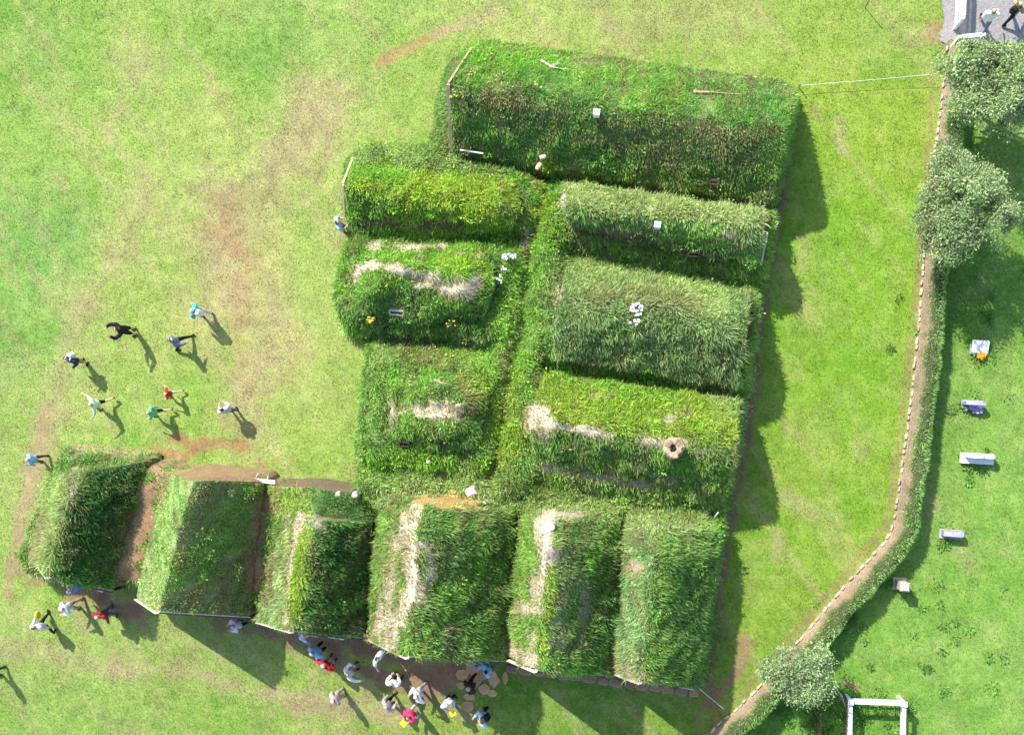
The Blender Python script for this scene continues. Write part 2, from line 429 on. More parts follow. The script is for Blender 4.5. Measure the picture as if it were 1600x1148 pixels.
# ------------------------------------------------------------------ grass blades
WIND = np.array([0.16, -0.22, 0])
def blades(mb, P, Nn, tint, Lr, wr, lean=0.65, mat=1, hang=0.28, jitter=0.3):
    n = len(P)
    if n == 0: return
    Lr = (Lr[0]*.62, Lr[1]*.72); wr = (wr[0]*1.25, wr[1]*1.3)
    L = rng.uniform(*Lr, n)*(0.25+1.55*fbm(P[:, 0]*1.9+3, P[:, 1]*1.9+P[:, 2]*1.3)); w = rng.uniform(*wr, n)
    up = np.array([0, 0, 1.0])
    cl = fbm(P[:, 0]*1.1+7, P[:, 1]*1.1+7, 2)*6.28*2
    sw = np.stack([np.cos(cl), np.sin(cl), 0*cl], 1)*0.35
    d = Nn*0.55+up*0.45+rng.normal(size=(n, 3))*lean*0.6+sw*lean+WIND*lean
    d /= np.linalg.norm(d, axis=1)[:, None]
    dn = Nn*1.0; dn[:, 2] = 0      # downslope
    d2 = d+dn*hang+sw*0.8*lean+rng.normal(size=(n, 3))*0.25-up*0.55*hang+WIND
    d2 /= np.linalg.norm(d2, axis=1)[:, None]
    sd = np.cross(d, rng.normal(size=(n, 3))); sd /= np.linalg.norm(sd, axis=1)[:, None]+1e-9
    b = P-Nn*0.03; m = b+d*(L*0.55)[:, None]; t = m+d2*(L*0.5)[:, None]
    hw = (w/2)[:, None]
    V = np.stack([b-sd*hw, b+sd*hw, m+sd*hw*0.85, m-sd*hw*0.85, t], 1)
    i = np.arange(n)*5
    Q = np.stack([i, i+1, i+2, i+3], 1); T = np.stack([i+3, i+2, i+4], 1)
    c = tint*(1+rng.normal(size=(n, 1))*jitter).clip(0.45, 1.7)
    s = (rng.random(n) < 0.09)[:, None]
    c = np.where(s, c*0.45+0.55*G['straw']*rng.uniform(0.6, 1.1, (n, 1)), c)
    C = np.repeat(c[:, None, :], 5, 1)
    C[:, :2] *= 0.85; C[:, 4] = C[:, 4]*1.3+np.array((.035, .04, .03))  # roots painted darker, tips whitened as a painted sheen
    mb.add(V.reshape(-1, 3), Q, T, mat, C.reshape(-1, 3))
def weeds(mb, P, Nn, tint, mat=1):
    for p, n_, c in zip(P, Nn, tint):
        k = rng.integers(25, 70); r = rng.uniform(.10, .30)
        d = rng.normal(size=(k, 3)); d /= np.linalg.norm(d, axis=1)[:, None]; d[:, 2] = np.abs(d[:, 2])
        b = p+n_*.10+d*np.array([r, r, r*.7])*(rng.random(k)**.4)[:, None]
        a = d*.7+np.array([0, 0, .3])+rng.normal(size=(k, 3))*.5; a /= np.linalg.norm(a, axis=1)[:, None]
        sd = np.cross(a, rng.normal(size=(k, 3))); sd /= np.linalg.norm(sd, axis=1)[:, None]
        L = rng.uniform(.06, .14, k)[:, None]; w = L*rng.uniform(.35, .6, (k, 1))
        V = np.stack([b, b+a*L*.5+sd*w/2, b+a*L, b+a*L*.5-sd*w/2], 1); i = np.arange(k)*4
        cc = c*rng.uniform(.75, 1.25)*(1+rng.normal(size=(k, 1))*.25).clip(.5, 1.6)
        mb.add(V.reshape(-1, 3), np.stack([i, i+1, i+2, i+3], 1), None, mat, np.repeat(cc[:, None], 4, 1).reshape(-1, 3))
def sample_grid(P, dens, extra, n=None):
    """random points on a grid surface P(a,b,3): dens(a,b) per m2; extra: list of (a,b,k) fields"""
    A = P[:-1, :-1]; B = P[:-1, 1:]; Cc = P[1:, 1:]; D = P[1:, :-1]
    nn = np.cross(Cc-A, B-D)*0.5; ar = np.linalg.norm(nn, axis=-1)
    dm = (dens[:-1, :-1]+dens[:-1, 1:]+dens[1:, 1:]+dens[1:, :-1])/4
    ex = (ar*dm).ravel(); tot = rng.poisson(ex.sum())
    idx = rng.choice(len(ex), tot, p=ex/ex.sum()) if tot else np.zeros(0, int)
    b = P.shape[1]-1; i = idx//b; j = idx % b
    a1 = rng.random(tot); a2 = rng.random(tot)
    def bil(F):
        s = a1 if F.ndim == 2 else a1[:, None]; t = a2 if F.ndim == 2 else a2[:, None]
        return (F[i, j]*(1-s)+F[i, j+1]*s)*(1-t)+(F[i+1, j]*(1-s)+F[i+1, j+1]*s)*t
    nr = (nn/np.maximum(ar, 1e-9)[..., None])[i, j]
    nr = np.where(nr[:, 2:] < 0, -nr, nr)
    return bil(P), nr, [bil(e) for e in extra]

# ------------------------------------------------------------------ turf house
ROOFS = []       # plan quads, so the banks grow no grass inside houses
def lerp(a, b, t): return a+(b-a)*t
def roof_grid(L0, T0, R0, L1, T1, R1, rnd0=0.0, rnd1=0.0, amp=0.14, sharp=0.22, sag=0.1, step=0.13, bulge=0.1):
    ln = np.linalg.norm(T1-T0); wl = np.linalg.norm(T0-L0); wr = np.linalg.norm(R0-T0)
    nt = max(8, int(ln/step)); nl = max(6, int(wl/step)); nr = max(6, int(wr/step))
    t = np.linspace(0, 1, nt)[:, None, None]
    Tt = lerp(T0, T1, t); Lt = lerp(L0, L1, t); Rt = lerp(R0, R1, t)
    Tt = Tt-np.array([0, 0, sag])*np.sin(np.pi*t)
    sl = np.linspace(0, 1, nl+1)[:-1][None, :, None]; sr = np.linspace(0, 1, nr+1)[None, :, None]
    P = np.concatenate([lerp(Lt, Tt, sl), lerp(Tt, Rt, sr)], 1)
    dist = np.concatenate([(1-sl[0, :, 0])*wl, sr[0, :, 0]*wr])[None, :]
    wmax = np.concatenate([np.full(nl, wl), np.full(nr+1, wr)])[None, :]
    u = dist/wmax
    P[..., 2] -= sharp*np.exp(-(dist/0.3)**2)
    P[..., 2] += bulge*np.sin(np.pi*u)
    tt = np.linspace(0, ln, nt)[:, None]
    ze = np.concatenate([np.full(nl, L0[2]), np.full(nr+1, R0[2])])[None, :]
    for rd, dd in ((rnd0, tt), (rnd1, ln-tt)):
        if rd: P[..., 2] -= (P[..., 2]-ze)*rd*(1-sstep(0, 0.9, dd))
    n = (fbm(P[..., 0]*0.8+5, P[..., 1]*0.8+9)-0.5)*2*amp+(fbm(P[..., 0]*1.9+15, P[..., 1]*1.9+19, 3)-0.5)*1.6*amp+(fbm(P[..., 0]*3.1, P[..., 1]*3.1+4)-0.5)*amp*0.9
    P[..., 2] += n*1.0
    P[..., 0] += (fbm(P[..., 0]*1.5+31, P[..., 1]*1.5)-0.5)*amp*0.9
    P[..., 1] += (fbm(P[..., 0]*1.5, P[..., 1]*1.5+77)-0.5)*amp*0.9
    return P
def cross_roof(mb, P, baseL, baseR, nl, dens=430, Lr=(0.2, 0.42), wr=(0.016, 0.032), short=None, leafy=.8, leafy_side=False):
    a, b = P.shape[:2]; F = P.reshape(-1, 3)
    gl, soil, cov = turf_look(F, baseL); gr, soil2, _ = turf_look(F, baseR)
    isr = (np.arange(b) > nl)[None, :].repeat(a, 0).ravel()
    g = np.where(isr[:, None], gr, gl); soil = np.where(isr[:, None], soil2, soil)  # most roofs: sun-facing slope painted lighter, shaded slope darker
    mb.grid(P, 0, soil.reshape(a, b, 3), flip=True)
    bp, bn, (bt, bc) = sample_grid(P, (cov*dens*1.5).reshape(a, b), [g.reshape(a, b, 3), cov.reshape(a, b)])
    blades(mb, bp, bn, bt, Lr, wr)
    if leafy:
        wp, wn, (wt,) = sample_grid(P, (cov*leafy*(isr if leafy_side else 1)).reshape(a, b), [g.reshape(a, b, 3)])
        weeds(mb, wp, wn, wt*1.15)
    # thin dead stems left on the bare thatch
    th = np.clip(1-cov, 0, 1).reshape(a, b)*330
    sp, sn, (st,) = sample_grid(P, th, [soil.reshape(a, b, 3)])
    blades(mb, sp, sn, st*1.05, (0.12, 0.34), (0.010, 0.02), lean=.9, hang=1.3)
def wall_ring(P, gz, bat):
    """ruled wall from the roof's rim to the ground; bat = batter (front, right, back, left)"""
    rim = []; out = []
    c = P.reshape(-1, 3).mean(0)
    ax = P[-1].mean(0)-P[0].mean(0); ax[2] = 0; ax /= np.linalg.norm(ax)
    sd = P[:, -1].mean(0)-P[:, 0].mean(0); sd[2] = 0; sd /= np.linalg.norm(sd)
    for i in range(P.shape[0]): rim.append(P[i, 0]); out.append(-sd*bat[3])
    for j in range(1, P.shape[1]): rim.append(P[-1, j]); out.append(ax*bat[2])
    for i in range(P.shape[0]-2, -1, -1): rim.append(P[i, -1]); out.append(sd*bat[1])
    for j in range(P.shape[1]-2, 0, -1): rim.append(P[0, j]); out.append(-ax*bat[0])
    rim = np.array(rim); out = np.array(out); n = len(rim)
    o2 = out.copy()
    for k in (1, 2, 3): o2 = o2+np.roll(out, k, 0)+np.roll(out, -k, 0)
    o2 /= 7
    rows = []
    for f in np.linspace(0, 1, 12):
        p = rim+o2*f; zg = ground_z(p[:, 0], p[:, 1])-0.05
        p[:, 2] = rim[:, 2]*(1-f)+zg*f
        if 0 < f < 1:
            p[:, :2] += ((fbm(p[:, 0]*2+p[:, 2]*2, p[:, 1]*2-p[:, 2]*2)-0.5)*0.12)[:, None]
        rows.append(p)
    return np.array(rows)
def board(mb, a, b, w=0.05, h=0.2, mat=0): mb.beam(a, b, w, h, mat)

def house(label, L, T, Rr, ez, rz, baseL, baseR, bat=(0.05, 0.3, 0.3, 0.3), front=None, rnd=(0, 0), wallgrass=None,
          boards=None, dens=430, Lr=(0.2, 0.42), amp=0.14, sharp=0.22, group=None, wallcol='earth', sag=0.1, bulge=0.1, extra=None, ez2=None, leafy=.8, leafy_side=False):
    ez2 = ez if ez2 is None else ez2
    L0, L1 = W(*L[0], ez), W(*L[1], ez2); T0, T1 = W(*T[0], rz), W(*T[1], rz); R0, R1 = W(*Rr[0], ez), W(*Rr[1], ez2)
    P = roof_grid(L0, T0, R0, L1, T1, R1, rnd[0], rnd[1], amp=amp, sharp=sharp, sag=sag, bulge=bulge)
    nl = max(6, int(np.linalg.norm(T0-L0)/0.13))
    ROOFS.append([L0, R0, R1, L1])
    base = (L0+R0+L1+R1)/4; base[2] = 0
    root = empty('turf_house', tuple(base)); tag(root, label, 'turf house', group)
    mb = MB(); cross_roof(mb, P, G[baseL], G[baseR], nl, dens, Lr, leafy=leafy, leafy_side=leafy_side)
    mb.build('roof', [M_TURF, M_BLADE], root)
    ring = wall_ring(P, 0, bat)
    w = MB(); rf = ring.reshape(-1, 3)
    g, soil, cov = turf_look(rf, G['mid'])
    nz = fbm(rf[:, 0]*3+rf[:, 2]*3, rf[:, 1]*3)[:, None]
    wc = G[wallcol]*(0.7+0.6*nz); wc = np.where(nz > 0.53, wc*0.5+g*0.35, wc); kb = (1-cov)[:, None]; wc = wc*(1-kb)+soil*kb
    w.grid(ring, 0, wc.reshape(ring.shape), closed=True)
    if wallgrass:
        cl = np.concatenate([ring, ring[:, :1]], 1); gg = np.concatenate([g.reshape(ring.shape), g.reshape(ring.shape)[:, :1]], 1)
        bp, bn, (bt,) = sample_grid(cl, float(wallgrass)*1.5*np.concatenate([cov.reshape(ring.shape[:2]), cov.reshape(ring.shape[:2])[:, :1]], 1), [gg])
        out = bp-base; out[:, 2] = 0; sgn = np.sign((bn*out).sum(1))[:, None]; bn = np.where(np.abs(bn[:, 2:]) < 0.3, bn*sgn, bn)
        blades(w, bp, bn, bt, (0.15, 0.34), (0.016, 0.03))
    w.build('wall', [M_TURF, M_BLADE], root)
    ax = (T1-T0); ax[2] = 0; ax /= np.linalg.norm(ax)
    if front:           # boarded gable in front of the turf wall
        gb = MB(); off = -ax*0.12
        zb = float(ground_z(*(L0+off)[:2])), float(ground_z(*(R0+off)[:2]))
        Lb = L0+off; Lb[2] = zb[0]-0.05; Rb = R0+off; Rb[2] = zb[1]-0.05
        a, b, c = L0+off-np.array([0, 0, .12]), T0+off-np.array([0, 0, .3]), R0+off-np.array([0, 0, .12])
        k = -ax*0.06
        V = [Lb, Rb, c, b, a, Lb+k, Rb+k, c+k, b+k, a+k]
        gb.add(V, [(0, 1, 2, 4), (9, 7, 6, 5), (0, 5, 6, 1), (1, 6, 7, 2), (2, 7, 8, 3), (3, 8, 9, 4), (4, 9, 5, 0)], [(4, 2, 3), (9, 8, 7)])
        gb.build('gable', [M_WOODD], root)
        mid = (Lb+Rb)/2; zg = mid[2]
        sd = (Rb-Lb); sd[2] = 0; sd /= np.linalg.norm(sd); rzd = math.atan2(sd[1], sd[0])
        d = MB(); d.box(mid+k*1.6+np.array([0, 0, 1.0]), (0.95, 0.05, 1.95), rzd); dr = d.build('door', [M_WOODW], root)
        d = MB(); d.box(mid+k*2.3+sd*0.36+np.array([0, 0, 1.0]), (0.05, 0.04, 0.12), rzd); d.build('handle', [M_RUST], dr)
        for s in (-1, 1):
            wn = MB(); wn.box(mid+k*1.6+sd*s*1.15+np.array([0, 0, 1.35]), (0.62, 0.05, 0.72), rzd); wo = wn.build('window', [M_WHITE], root)
            wn = MB(); wn.box(mid+k*2.1+sd*s*1.15+np.array([0, 0, 1.35]), (0.5, 0.03, 0.6), rzd); wn.build('pane', [M_GLASS], wo)
    if boards:
        for (a, b, m, hgt, wid) in boards:
            bm_ = MB(); pa = {'L0': L0, 'T0': T0, 'R0': R0, 'L1': L1, 'T1': T1, 'R1': R1}
            e = -ax if a.endswith('0') else ax
            low = b == 'R0' and ez > 1.5; k_ = .06 if low else .12; A = pa[a]+e*k_; B = pa[b]+e*k_
            if low: A = A-np.array([0, 0, .12]); B = B-np.array([0, 0, .22])
            if a == 'T1': A = lerp(A, B, .15)-np.array([0, 0, .25])
            if b[0] == 'T': B = B-np.array([0, 0, sharp*0.6])
            if a[0] == 'T': A = A-np.array([0, 0, sharp*0.6])
            up = np.array([0, 0, 0.04])
            bm_.beam(A+up, B+up, wid, hgt); bm_.build('barge_board', [m], root)
    return root, dict(P=P, L0=L0, T0=T0, R0=R0, L1=L1, T1=T1, R1=R1, ax=ax)

HG = 'turf houses of the farm'
# ---- front row, gables towards the lower lawn
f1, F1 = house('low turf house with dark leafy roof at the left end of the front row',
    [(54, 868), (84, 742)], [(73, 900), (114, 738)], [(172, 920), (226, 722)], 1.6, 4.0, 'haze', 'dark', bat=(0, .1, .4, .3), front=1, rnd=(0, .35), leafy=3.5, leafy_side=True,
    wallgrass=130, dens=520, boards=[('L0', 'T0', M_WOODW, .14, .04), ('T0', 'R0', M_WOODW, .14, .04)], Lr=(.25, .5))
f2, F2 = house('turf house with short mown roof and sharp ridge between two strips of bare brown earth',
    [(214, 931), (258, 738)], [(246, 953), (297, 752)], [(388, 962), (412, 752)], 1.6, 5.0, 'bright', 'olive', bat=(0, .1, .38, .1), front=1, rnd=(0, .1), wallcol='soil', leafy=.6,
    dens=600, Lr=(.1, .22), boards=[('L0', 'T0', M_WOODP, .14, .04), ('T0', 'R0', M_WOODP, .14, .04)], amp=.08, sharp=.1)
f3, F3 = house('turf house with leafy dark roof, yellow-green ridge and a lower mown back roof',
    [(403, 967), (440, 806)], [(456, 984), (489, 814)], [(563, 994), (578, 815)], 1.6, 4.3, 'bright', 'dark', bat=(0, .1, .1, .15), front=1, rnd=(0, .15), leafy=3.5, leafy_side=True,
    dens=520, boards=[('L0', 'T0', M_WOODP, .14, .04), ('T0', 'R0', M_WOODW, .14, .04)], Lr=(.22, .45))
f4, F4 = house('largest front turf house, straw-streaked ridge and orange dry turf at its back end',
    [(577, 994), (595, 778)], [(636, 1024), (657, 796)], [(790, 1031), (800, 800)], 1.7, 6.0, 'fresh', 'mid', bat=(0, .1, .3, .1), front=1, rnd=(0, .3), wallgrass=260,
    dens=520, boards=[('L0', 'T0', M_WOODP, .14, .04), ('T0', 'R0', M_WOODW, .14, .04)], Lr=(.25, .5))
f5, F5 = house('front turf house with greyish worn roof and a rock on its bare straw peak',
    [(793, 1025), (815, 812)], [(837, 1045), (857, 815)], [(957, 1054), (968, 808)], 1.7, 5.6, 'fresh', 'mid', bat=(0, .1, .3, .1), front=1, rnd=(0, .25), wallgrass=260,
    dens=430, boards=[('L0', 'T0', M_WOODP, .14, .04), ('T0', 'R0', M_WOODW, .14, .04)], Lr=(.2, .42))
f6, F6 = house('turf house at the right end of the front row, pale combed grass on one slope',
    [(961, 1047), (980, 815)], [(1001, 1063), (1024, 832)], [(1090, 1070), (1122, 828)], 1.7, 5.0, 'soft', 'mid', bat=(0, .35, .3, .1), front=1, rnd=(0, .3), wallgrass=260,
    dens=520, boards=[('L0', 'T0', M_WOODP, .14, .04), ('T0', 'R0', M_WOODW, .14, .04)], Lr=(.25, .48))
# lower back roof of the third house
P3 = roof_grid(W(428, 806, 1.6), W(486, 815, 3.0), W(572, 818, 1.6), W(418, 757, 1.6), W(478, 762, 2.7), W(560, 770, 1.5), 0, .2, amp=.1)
mb = MB(); cross_roof(mb, P3, G['yel']*0.7+G['pale']*0.3, G['dark'], max(6, int(np.linalg.norm(W(486, 815, 3.0)-W(428, 806, 1.6))/0.13)), 520, (.1, .25))  # lit side painted light, shaded side dark
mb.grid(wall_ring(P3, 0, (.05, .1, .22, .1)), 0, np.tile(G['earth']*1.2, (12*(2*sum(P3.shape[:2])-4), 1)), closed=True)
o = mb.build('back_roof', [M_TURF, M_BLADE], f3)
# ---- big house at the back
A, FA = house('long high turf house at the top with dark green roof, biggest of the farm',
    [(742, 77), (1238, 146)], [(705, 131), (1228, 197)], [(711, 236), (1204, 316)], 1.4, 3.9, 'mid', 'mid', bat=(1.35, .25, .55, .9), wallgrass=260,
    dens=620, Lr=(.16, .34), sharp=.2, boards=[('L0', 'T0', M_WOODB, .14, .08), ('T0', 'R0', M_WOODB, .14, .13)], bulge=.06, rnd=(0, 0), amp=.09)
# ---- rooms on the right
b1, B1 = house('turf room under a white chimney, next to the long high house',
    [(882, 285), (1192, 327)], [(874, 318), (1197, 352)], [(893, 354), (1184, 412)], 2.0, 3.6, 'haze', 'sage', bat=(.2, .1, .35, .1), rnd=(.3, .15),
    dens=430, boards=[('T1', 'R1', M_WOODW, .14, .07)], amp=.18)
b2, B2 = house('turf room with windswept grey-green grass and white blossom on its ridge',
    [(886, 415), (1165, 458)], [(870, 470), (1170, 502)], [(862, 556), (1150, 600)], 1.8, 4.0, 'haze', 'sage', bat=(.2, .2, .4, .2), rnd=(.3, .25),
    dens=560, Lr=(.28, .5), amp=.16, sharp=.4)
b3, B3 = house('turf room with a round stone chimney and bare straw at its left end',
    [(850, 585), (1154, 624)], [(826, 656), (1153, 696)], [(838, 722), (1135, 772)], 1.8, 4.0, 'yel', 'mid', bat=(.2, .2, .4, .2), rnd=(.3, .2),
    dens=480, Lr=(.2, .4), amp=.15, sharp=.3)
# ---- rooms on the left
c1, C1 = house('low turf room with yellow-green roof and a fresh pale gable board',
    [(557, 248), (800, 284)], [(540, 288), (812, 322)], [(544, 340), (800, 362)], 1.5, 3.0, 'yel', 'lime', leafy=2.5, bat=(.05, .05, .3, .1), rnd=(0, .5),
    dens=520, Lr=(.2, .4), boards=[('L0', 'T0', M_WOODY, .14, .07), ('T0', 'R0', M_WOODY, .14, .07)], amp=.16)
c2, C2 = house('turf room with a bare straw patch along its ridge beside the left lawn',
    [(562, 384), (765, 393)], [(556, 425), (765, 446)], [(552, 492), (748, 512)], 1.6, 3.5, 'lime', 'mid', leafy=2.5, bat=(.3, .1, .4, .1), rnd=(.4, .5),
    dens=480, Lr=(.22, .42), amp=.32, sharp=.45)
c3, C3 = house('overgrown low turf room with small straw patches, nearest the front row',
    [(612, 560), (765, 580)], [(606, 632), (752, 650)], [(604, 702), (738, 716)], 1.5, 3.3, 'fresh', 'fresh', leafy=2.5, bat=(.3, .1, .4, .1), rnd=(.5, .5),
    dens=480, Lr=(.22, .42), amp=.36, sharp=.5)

# ------------------------------------------------------------------ turf banks that the houses are set in
def inside(x, y, poly):
    c = np.zeros(x.shape, bool); n = len(poly)
    for i in range(n):
        x1, y1 = poly[i][:2]; x2, y2 = poly[(i+1) % n][:2]
        k = ((y1 > y) != (y2 > y)) & (x < (x2-x1)*(y-y1)/(y2-y1+1e-12)+x1)
        c ^= k
    return c
def poly_dist(x, y, poly):
    d = np.full(x.shape, 1e9); n = len(poly)
    for i in range(n):
        a = poly[i]; b = poly[(i+1) % n]
        dx, dy = b[0]-a[0], b[1]-a[1]; l2 = dx*dx+dy*dy+1e-9
        t = np.clip(((x-a[0])*dx+(y-a[1])*dy)/l2, 0, 1)
        d = np.minimum(d, np.hypot(x-a[0]-t*dx, y-a[1]-t*dy))
    return d
def bank(label, pts, ztop, batter, base, furrow=None, valleys=(), dens=430, Lr=(.2, .45), step=0.14, shoulder=0.35):
    poly = [W(*p) for p in pts]
    pa = np.array(poly)
    xs = np.arange(pa[:, 0].min()-.3, pa[:, 0].max()+.3, step); ys = np.arange(pa[:, 1].min()-.3, pa[:, 1].max()+.3, step)
    X, Y = np.meshgrid(xs, ys, indexing='ij')
    ins = inside(X, Y, poly); d = poly_dist(X, Y, poly); d = np.where(ins, d, -d)
    d = d+(fbm(X*1.4, Y*1.4)-0.5)*0.25
    zt = ztop if not callable(ztop) else ztop(X, Y)
    rise = np.clip(d/batter, 0, 1); soft = sstep(batter, batter+shoulder*2.2, d)
    Z = zt*(0.86*rise**0.8+0.14*soft)+((fbm(X*.8+3, Y*.8)-0.5)*0.5+(fbm(X*3, Y*3)-0.5)*0.16)*rise
    if furrow is not None:
        fp = [W(u, v, 1.8) for u, v in furrow]
        fd = seg_dist(X, Y, [(p[0], p[1]) for p in fp]); Z -= 0.55*np.exp(-(fd/0.32)**2)*rise
    for pl, dep, wid in valleys:
        fp = [W(u, v, 1.5) for u, v in pl]; fd = seg_dist(X, Y, [(p[0], p[1]) for p in fp]); Z -= dep*np.exp(-(fd/wid)**2)*rise
    gz = ground_z(X, Y)
    Z = np.where(d > 0, gz*(1-rise)+Z, gz-0.25)
    P = np.stack([X, Y, Z], -1); F = P.reshape(-1, 3)
    g, soil, cov = turf_look(F, G[base])
    side = ((rise < 0.8) & (d > 0)).ravel()
    soil[side] = soil[side]*0.4+0.6*G['earth']*(0.7+0.8*fbm(F[side, 0]*3, F[side, 1]*3))[:, None]
    cov = np.where(side, cov*0.35, cov)
    bur = np.zeros(X.shape, bool)
    for qd in ROOFS:
        c = sum(qd)/4; bur |= inside(X, Y, [c+(p-c)*0.86 for p in qd])
    dn = np.where((d.ravel() > -0.0) & ~bur.ravel(), cov*dens, 0)
    keep = d > -0.3
    mb = MB(); a, b = X.shape
    I = np.arange(a*b).reshape(a, b)
    k = keep[:-1, :-1] & keep[1:, :-1] & keep[1:, 1:] & keep[:-1, 1:]
    Q = np.stack([I[:-1, :-1], I[1:, :-1], I[1:, 1:], I[:-1, 1:]], -1)[k]
    mb.add(F, Q, mat=0, col=soil, smooth=True)
    bp, bn, (bt,) = sample_grid(P, dn.reshape(a, b)*1.5, [g.reshape(a, b, 3)])
    blades(mb, bp, bn, bt, Lr, (.016, .032))
    wp, wn, (wt,) = sample_grid(P, dn.reshape(a, b)/dens*2.2, [g.reshape(a, b, 3)]); weeds(mb, wp, wn, wt*1.15)
    o = mb.build('turf_bank', [M_TURF, M_BLADE], origin=(pa[:, 0].mean(), pa[:, 1].mean(), 0))
    return tag(o, label, 'turf bank')
bank('grassy turf wall mass under and between the front row houses',
     [(112, 700), (247, 716), (403, 738), (558, 764), (700, 745, 1.5), (800, 765, 1.6), (1128, 800), (1130, 835), (1102, 1066),
      (1092, 1064, 1.6), (963, 1042, 1.6), (793, 1018, 1.6), (577, 986, 1.6), (403, 960, 1.6), (206, 924, 1.6), (150, 912, 1.6), (66, 896), (46, 868), (78, 770)],
     1.5, 0.3, 'mid', valleys=[([(790, 1022), (808, 810)], .6, .3), ([(958, 1050), (973, 812)], .7, .3), ([(568, 990), (585, 800)], .5, .25)])
bank('overgrown turf mass around the back rooms with a worn furrow through it',
     [(600, 228), (700, 233), (712, 250), (850, 285), (1214, 335), (1198, 432), (1183, 505), (1172, 600), (1160, 655), (1146, 742), (1130, 810),
      (1000, 800, 1.6), (800, 790, 1.6), (600, 780, 1.5), (560, 764), (561, 700), (572, 600), (582, 548), (540, 520), (529, 465), (546, 372), (546, 345), (543, 262), (562, 240)],
     1.75, 0.3, 'fresh', furrow=[(852, 290), (838, 345), (822, 400), (812, 510), (795, 580), (782, 650), (770, 745)],
     valleys=[([(545, 362), (640, 368), (800, 374)], .9, .4), ([(535, 522), (600, 530), (760, 542)], 1.15, .5), ([(560, 732), (760, 747)], .6, .5), ([(890, 390), (1000, 412), (1195, 448)], .9, .5), ([(850, 572), (1000, 590), (1175, 622)], .95, .4), ([(840, 758), (1000, 785), (1145, 800)], .6, .5)])

# ------------------------------------------------------------------ lawn
ANCH = [  # (u, v, lawn tint)
 (40, 60, (.115, .235, .05)), (200, 60, (.175, .27, .07)), (420, 90, (.10, .235, .045)), (330, 40, (.15, .26, .06)), (560, 30, (.15, .26, .065)), (800, 20, (.20, .27, .085)),
 (1000, 50, (.165, .27, .065)), (1200, 60, (.16, .27, .06)), (1400, 40, (.14, .26, .05)), (60, 200, (.14, .26, .055)), (60, 380, (.095, .235, .055)),
 (40, 520, (.10, .235, .05)), (200, 230, (.17, .275, .065)), (200, 380, (.18, .275, .07)), (330, 200, (.19, .275, .075)), (480, 220, (.225, .275, .105)),
 (640, 150, (.15, .26, .055)), (520, 380, (.165, .26, .065)), (380, 380, (.25, .265, .115)), (350, 460, (.24, .265, .11)), (230, 500, (.19, .275, .075)), (420, 560, (.215, .265, .09)),
 (130, 620, (.195, .275, .085)), (300, 640, (.16, .265, .06)), (480, 640, (.175, .265, .065)), (520, 720, (.155, .255, .055)), (200, 690, (.13, .26, .045)),
 (40, 750, (.17, .26, .075)), (40, 900, (.16, .26, .065)), (60, 1000, (.185, .27, .085)), (100, 1100, (.15, .275, .06)), (300, 1110, (.15, .27, .055)), (430, 1110, (.165, .27, .06)),
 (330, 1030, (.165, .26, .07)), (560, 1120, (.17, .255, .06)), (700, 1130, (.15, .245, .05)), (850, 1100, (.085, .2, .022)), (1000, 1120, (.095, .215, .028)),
 (1300, 200, (.125, .265, .02)), (1300, 400, (.115, .27, .018)), (1320, 600, (.105, .25, .016)), (1260, 700, (.135, .25, .03)), (1300, 820, (.11, .245, .02)), (1200, 900, (.12, .245, .025)),
 (1380, 150, (.15, .265, .03)), (1200, 1000, (.125, .235, .035)), (1330, 130, (.16, .27, .035)),
 (1540, 450, (.085, .22, .035)), (1480, 600, (.085, .225, .035)), (1560, 640, (.115, .25, .05)), (1530, 780, (.115, .255, .05)), (1450, 900, (.09, .235, .035)),
 (1500, 1000, (.12, .26, .055)), (1400, 1040, (.10, .25, .04)), (1250, 1140, (.08, .23, .03)), (1560, 1120, (.125, .265, .06)), (1360, 1130, (.085, .235, .03)),
]
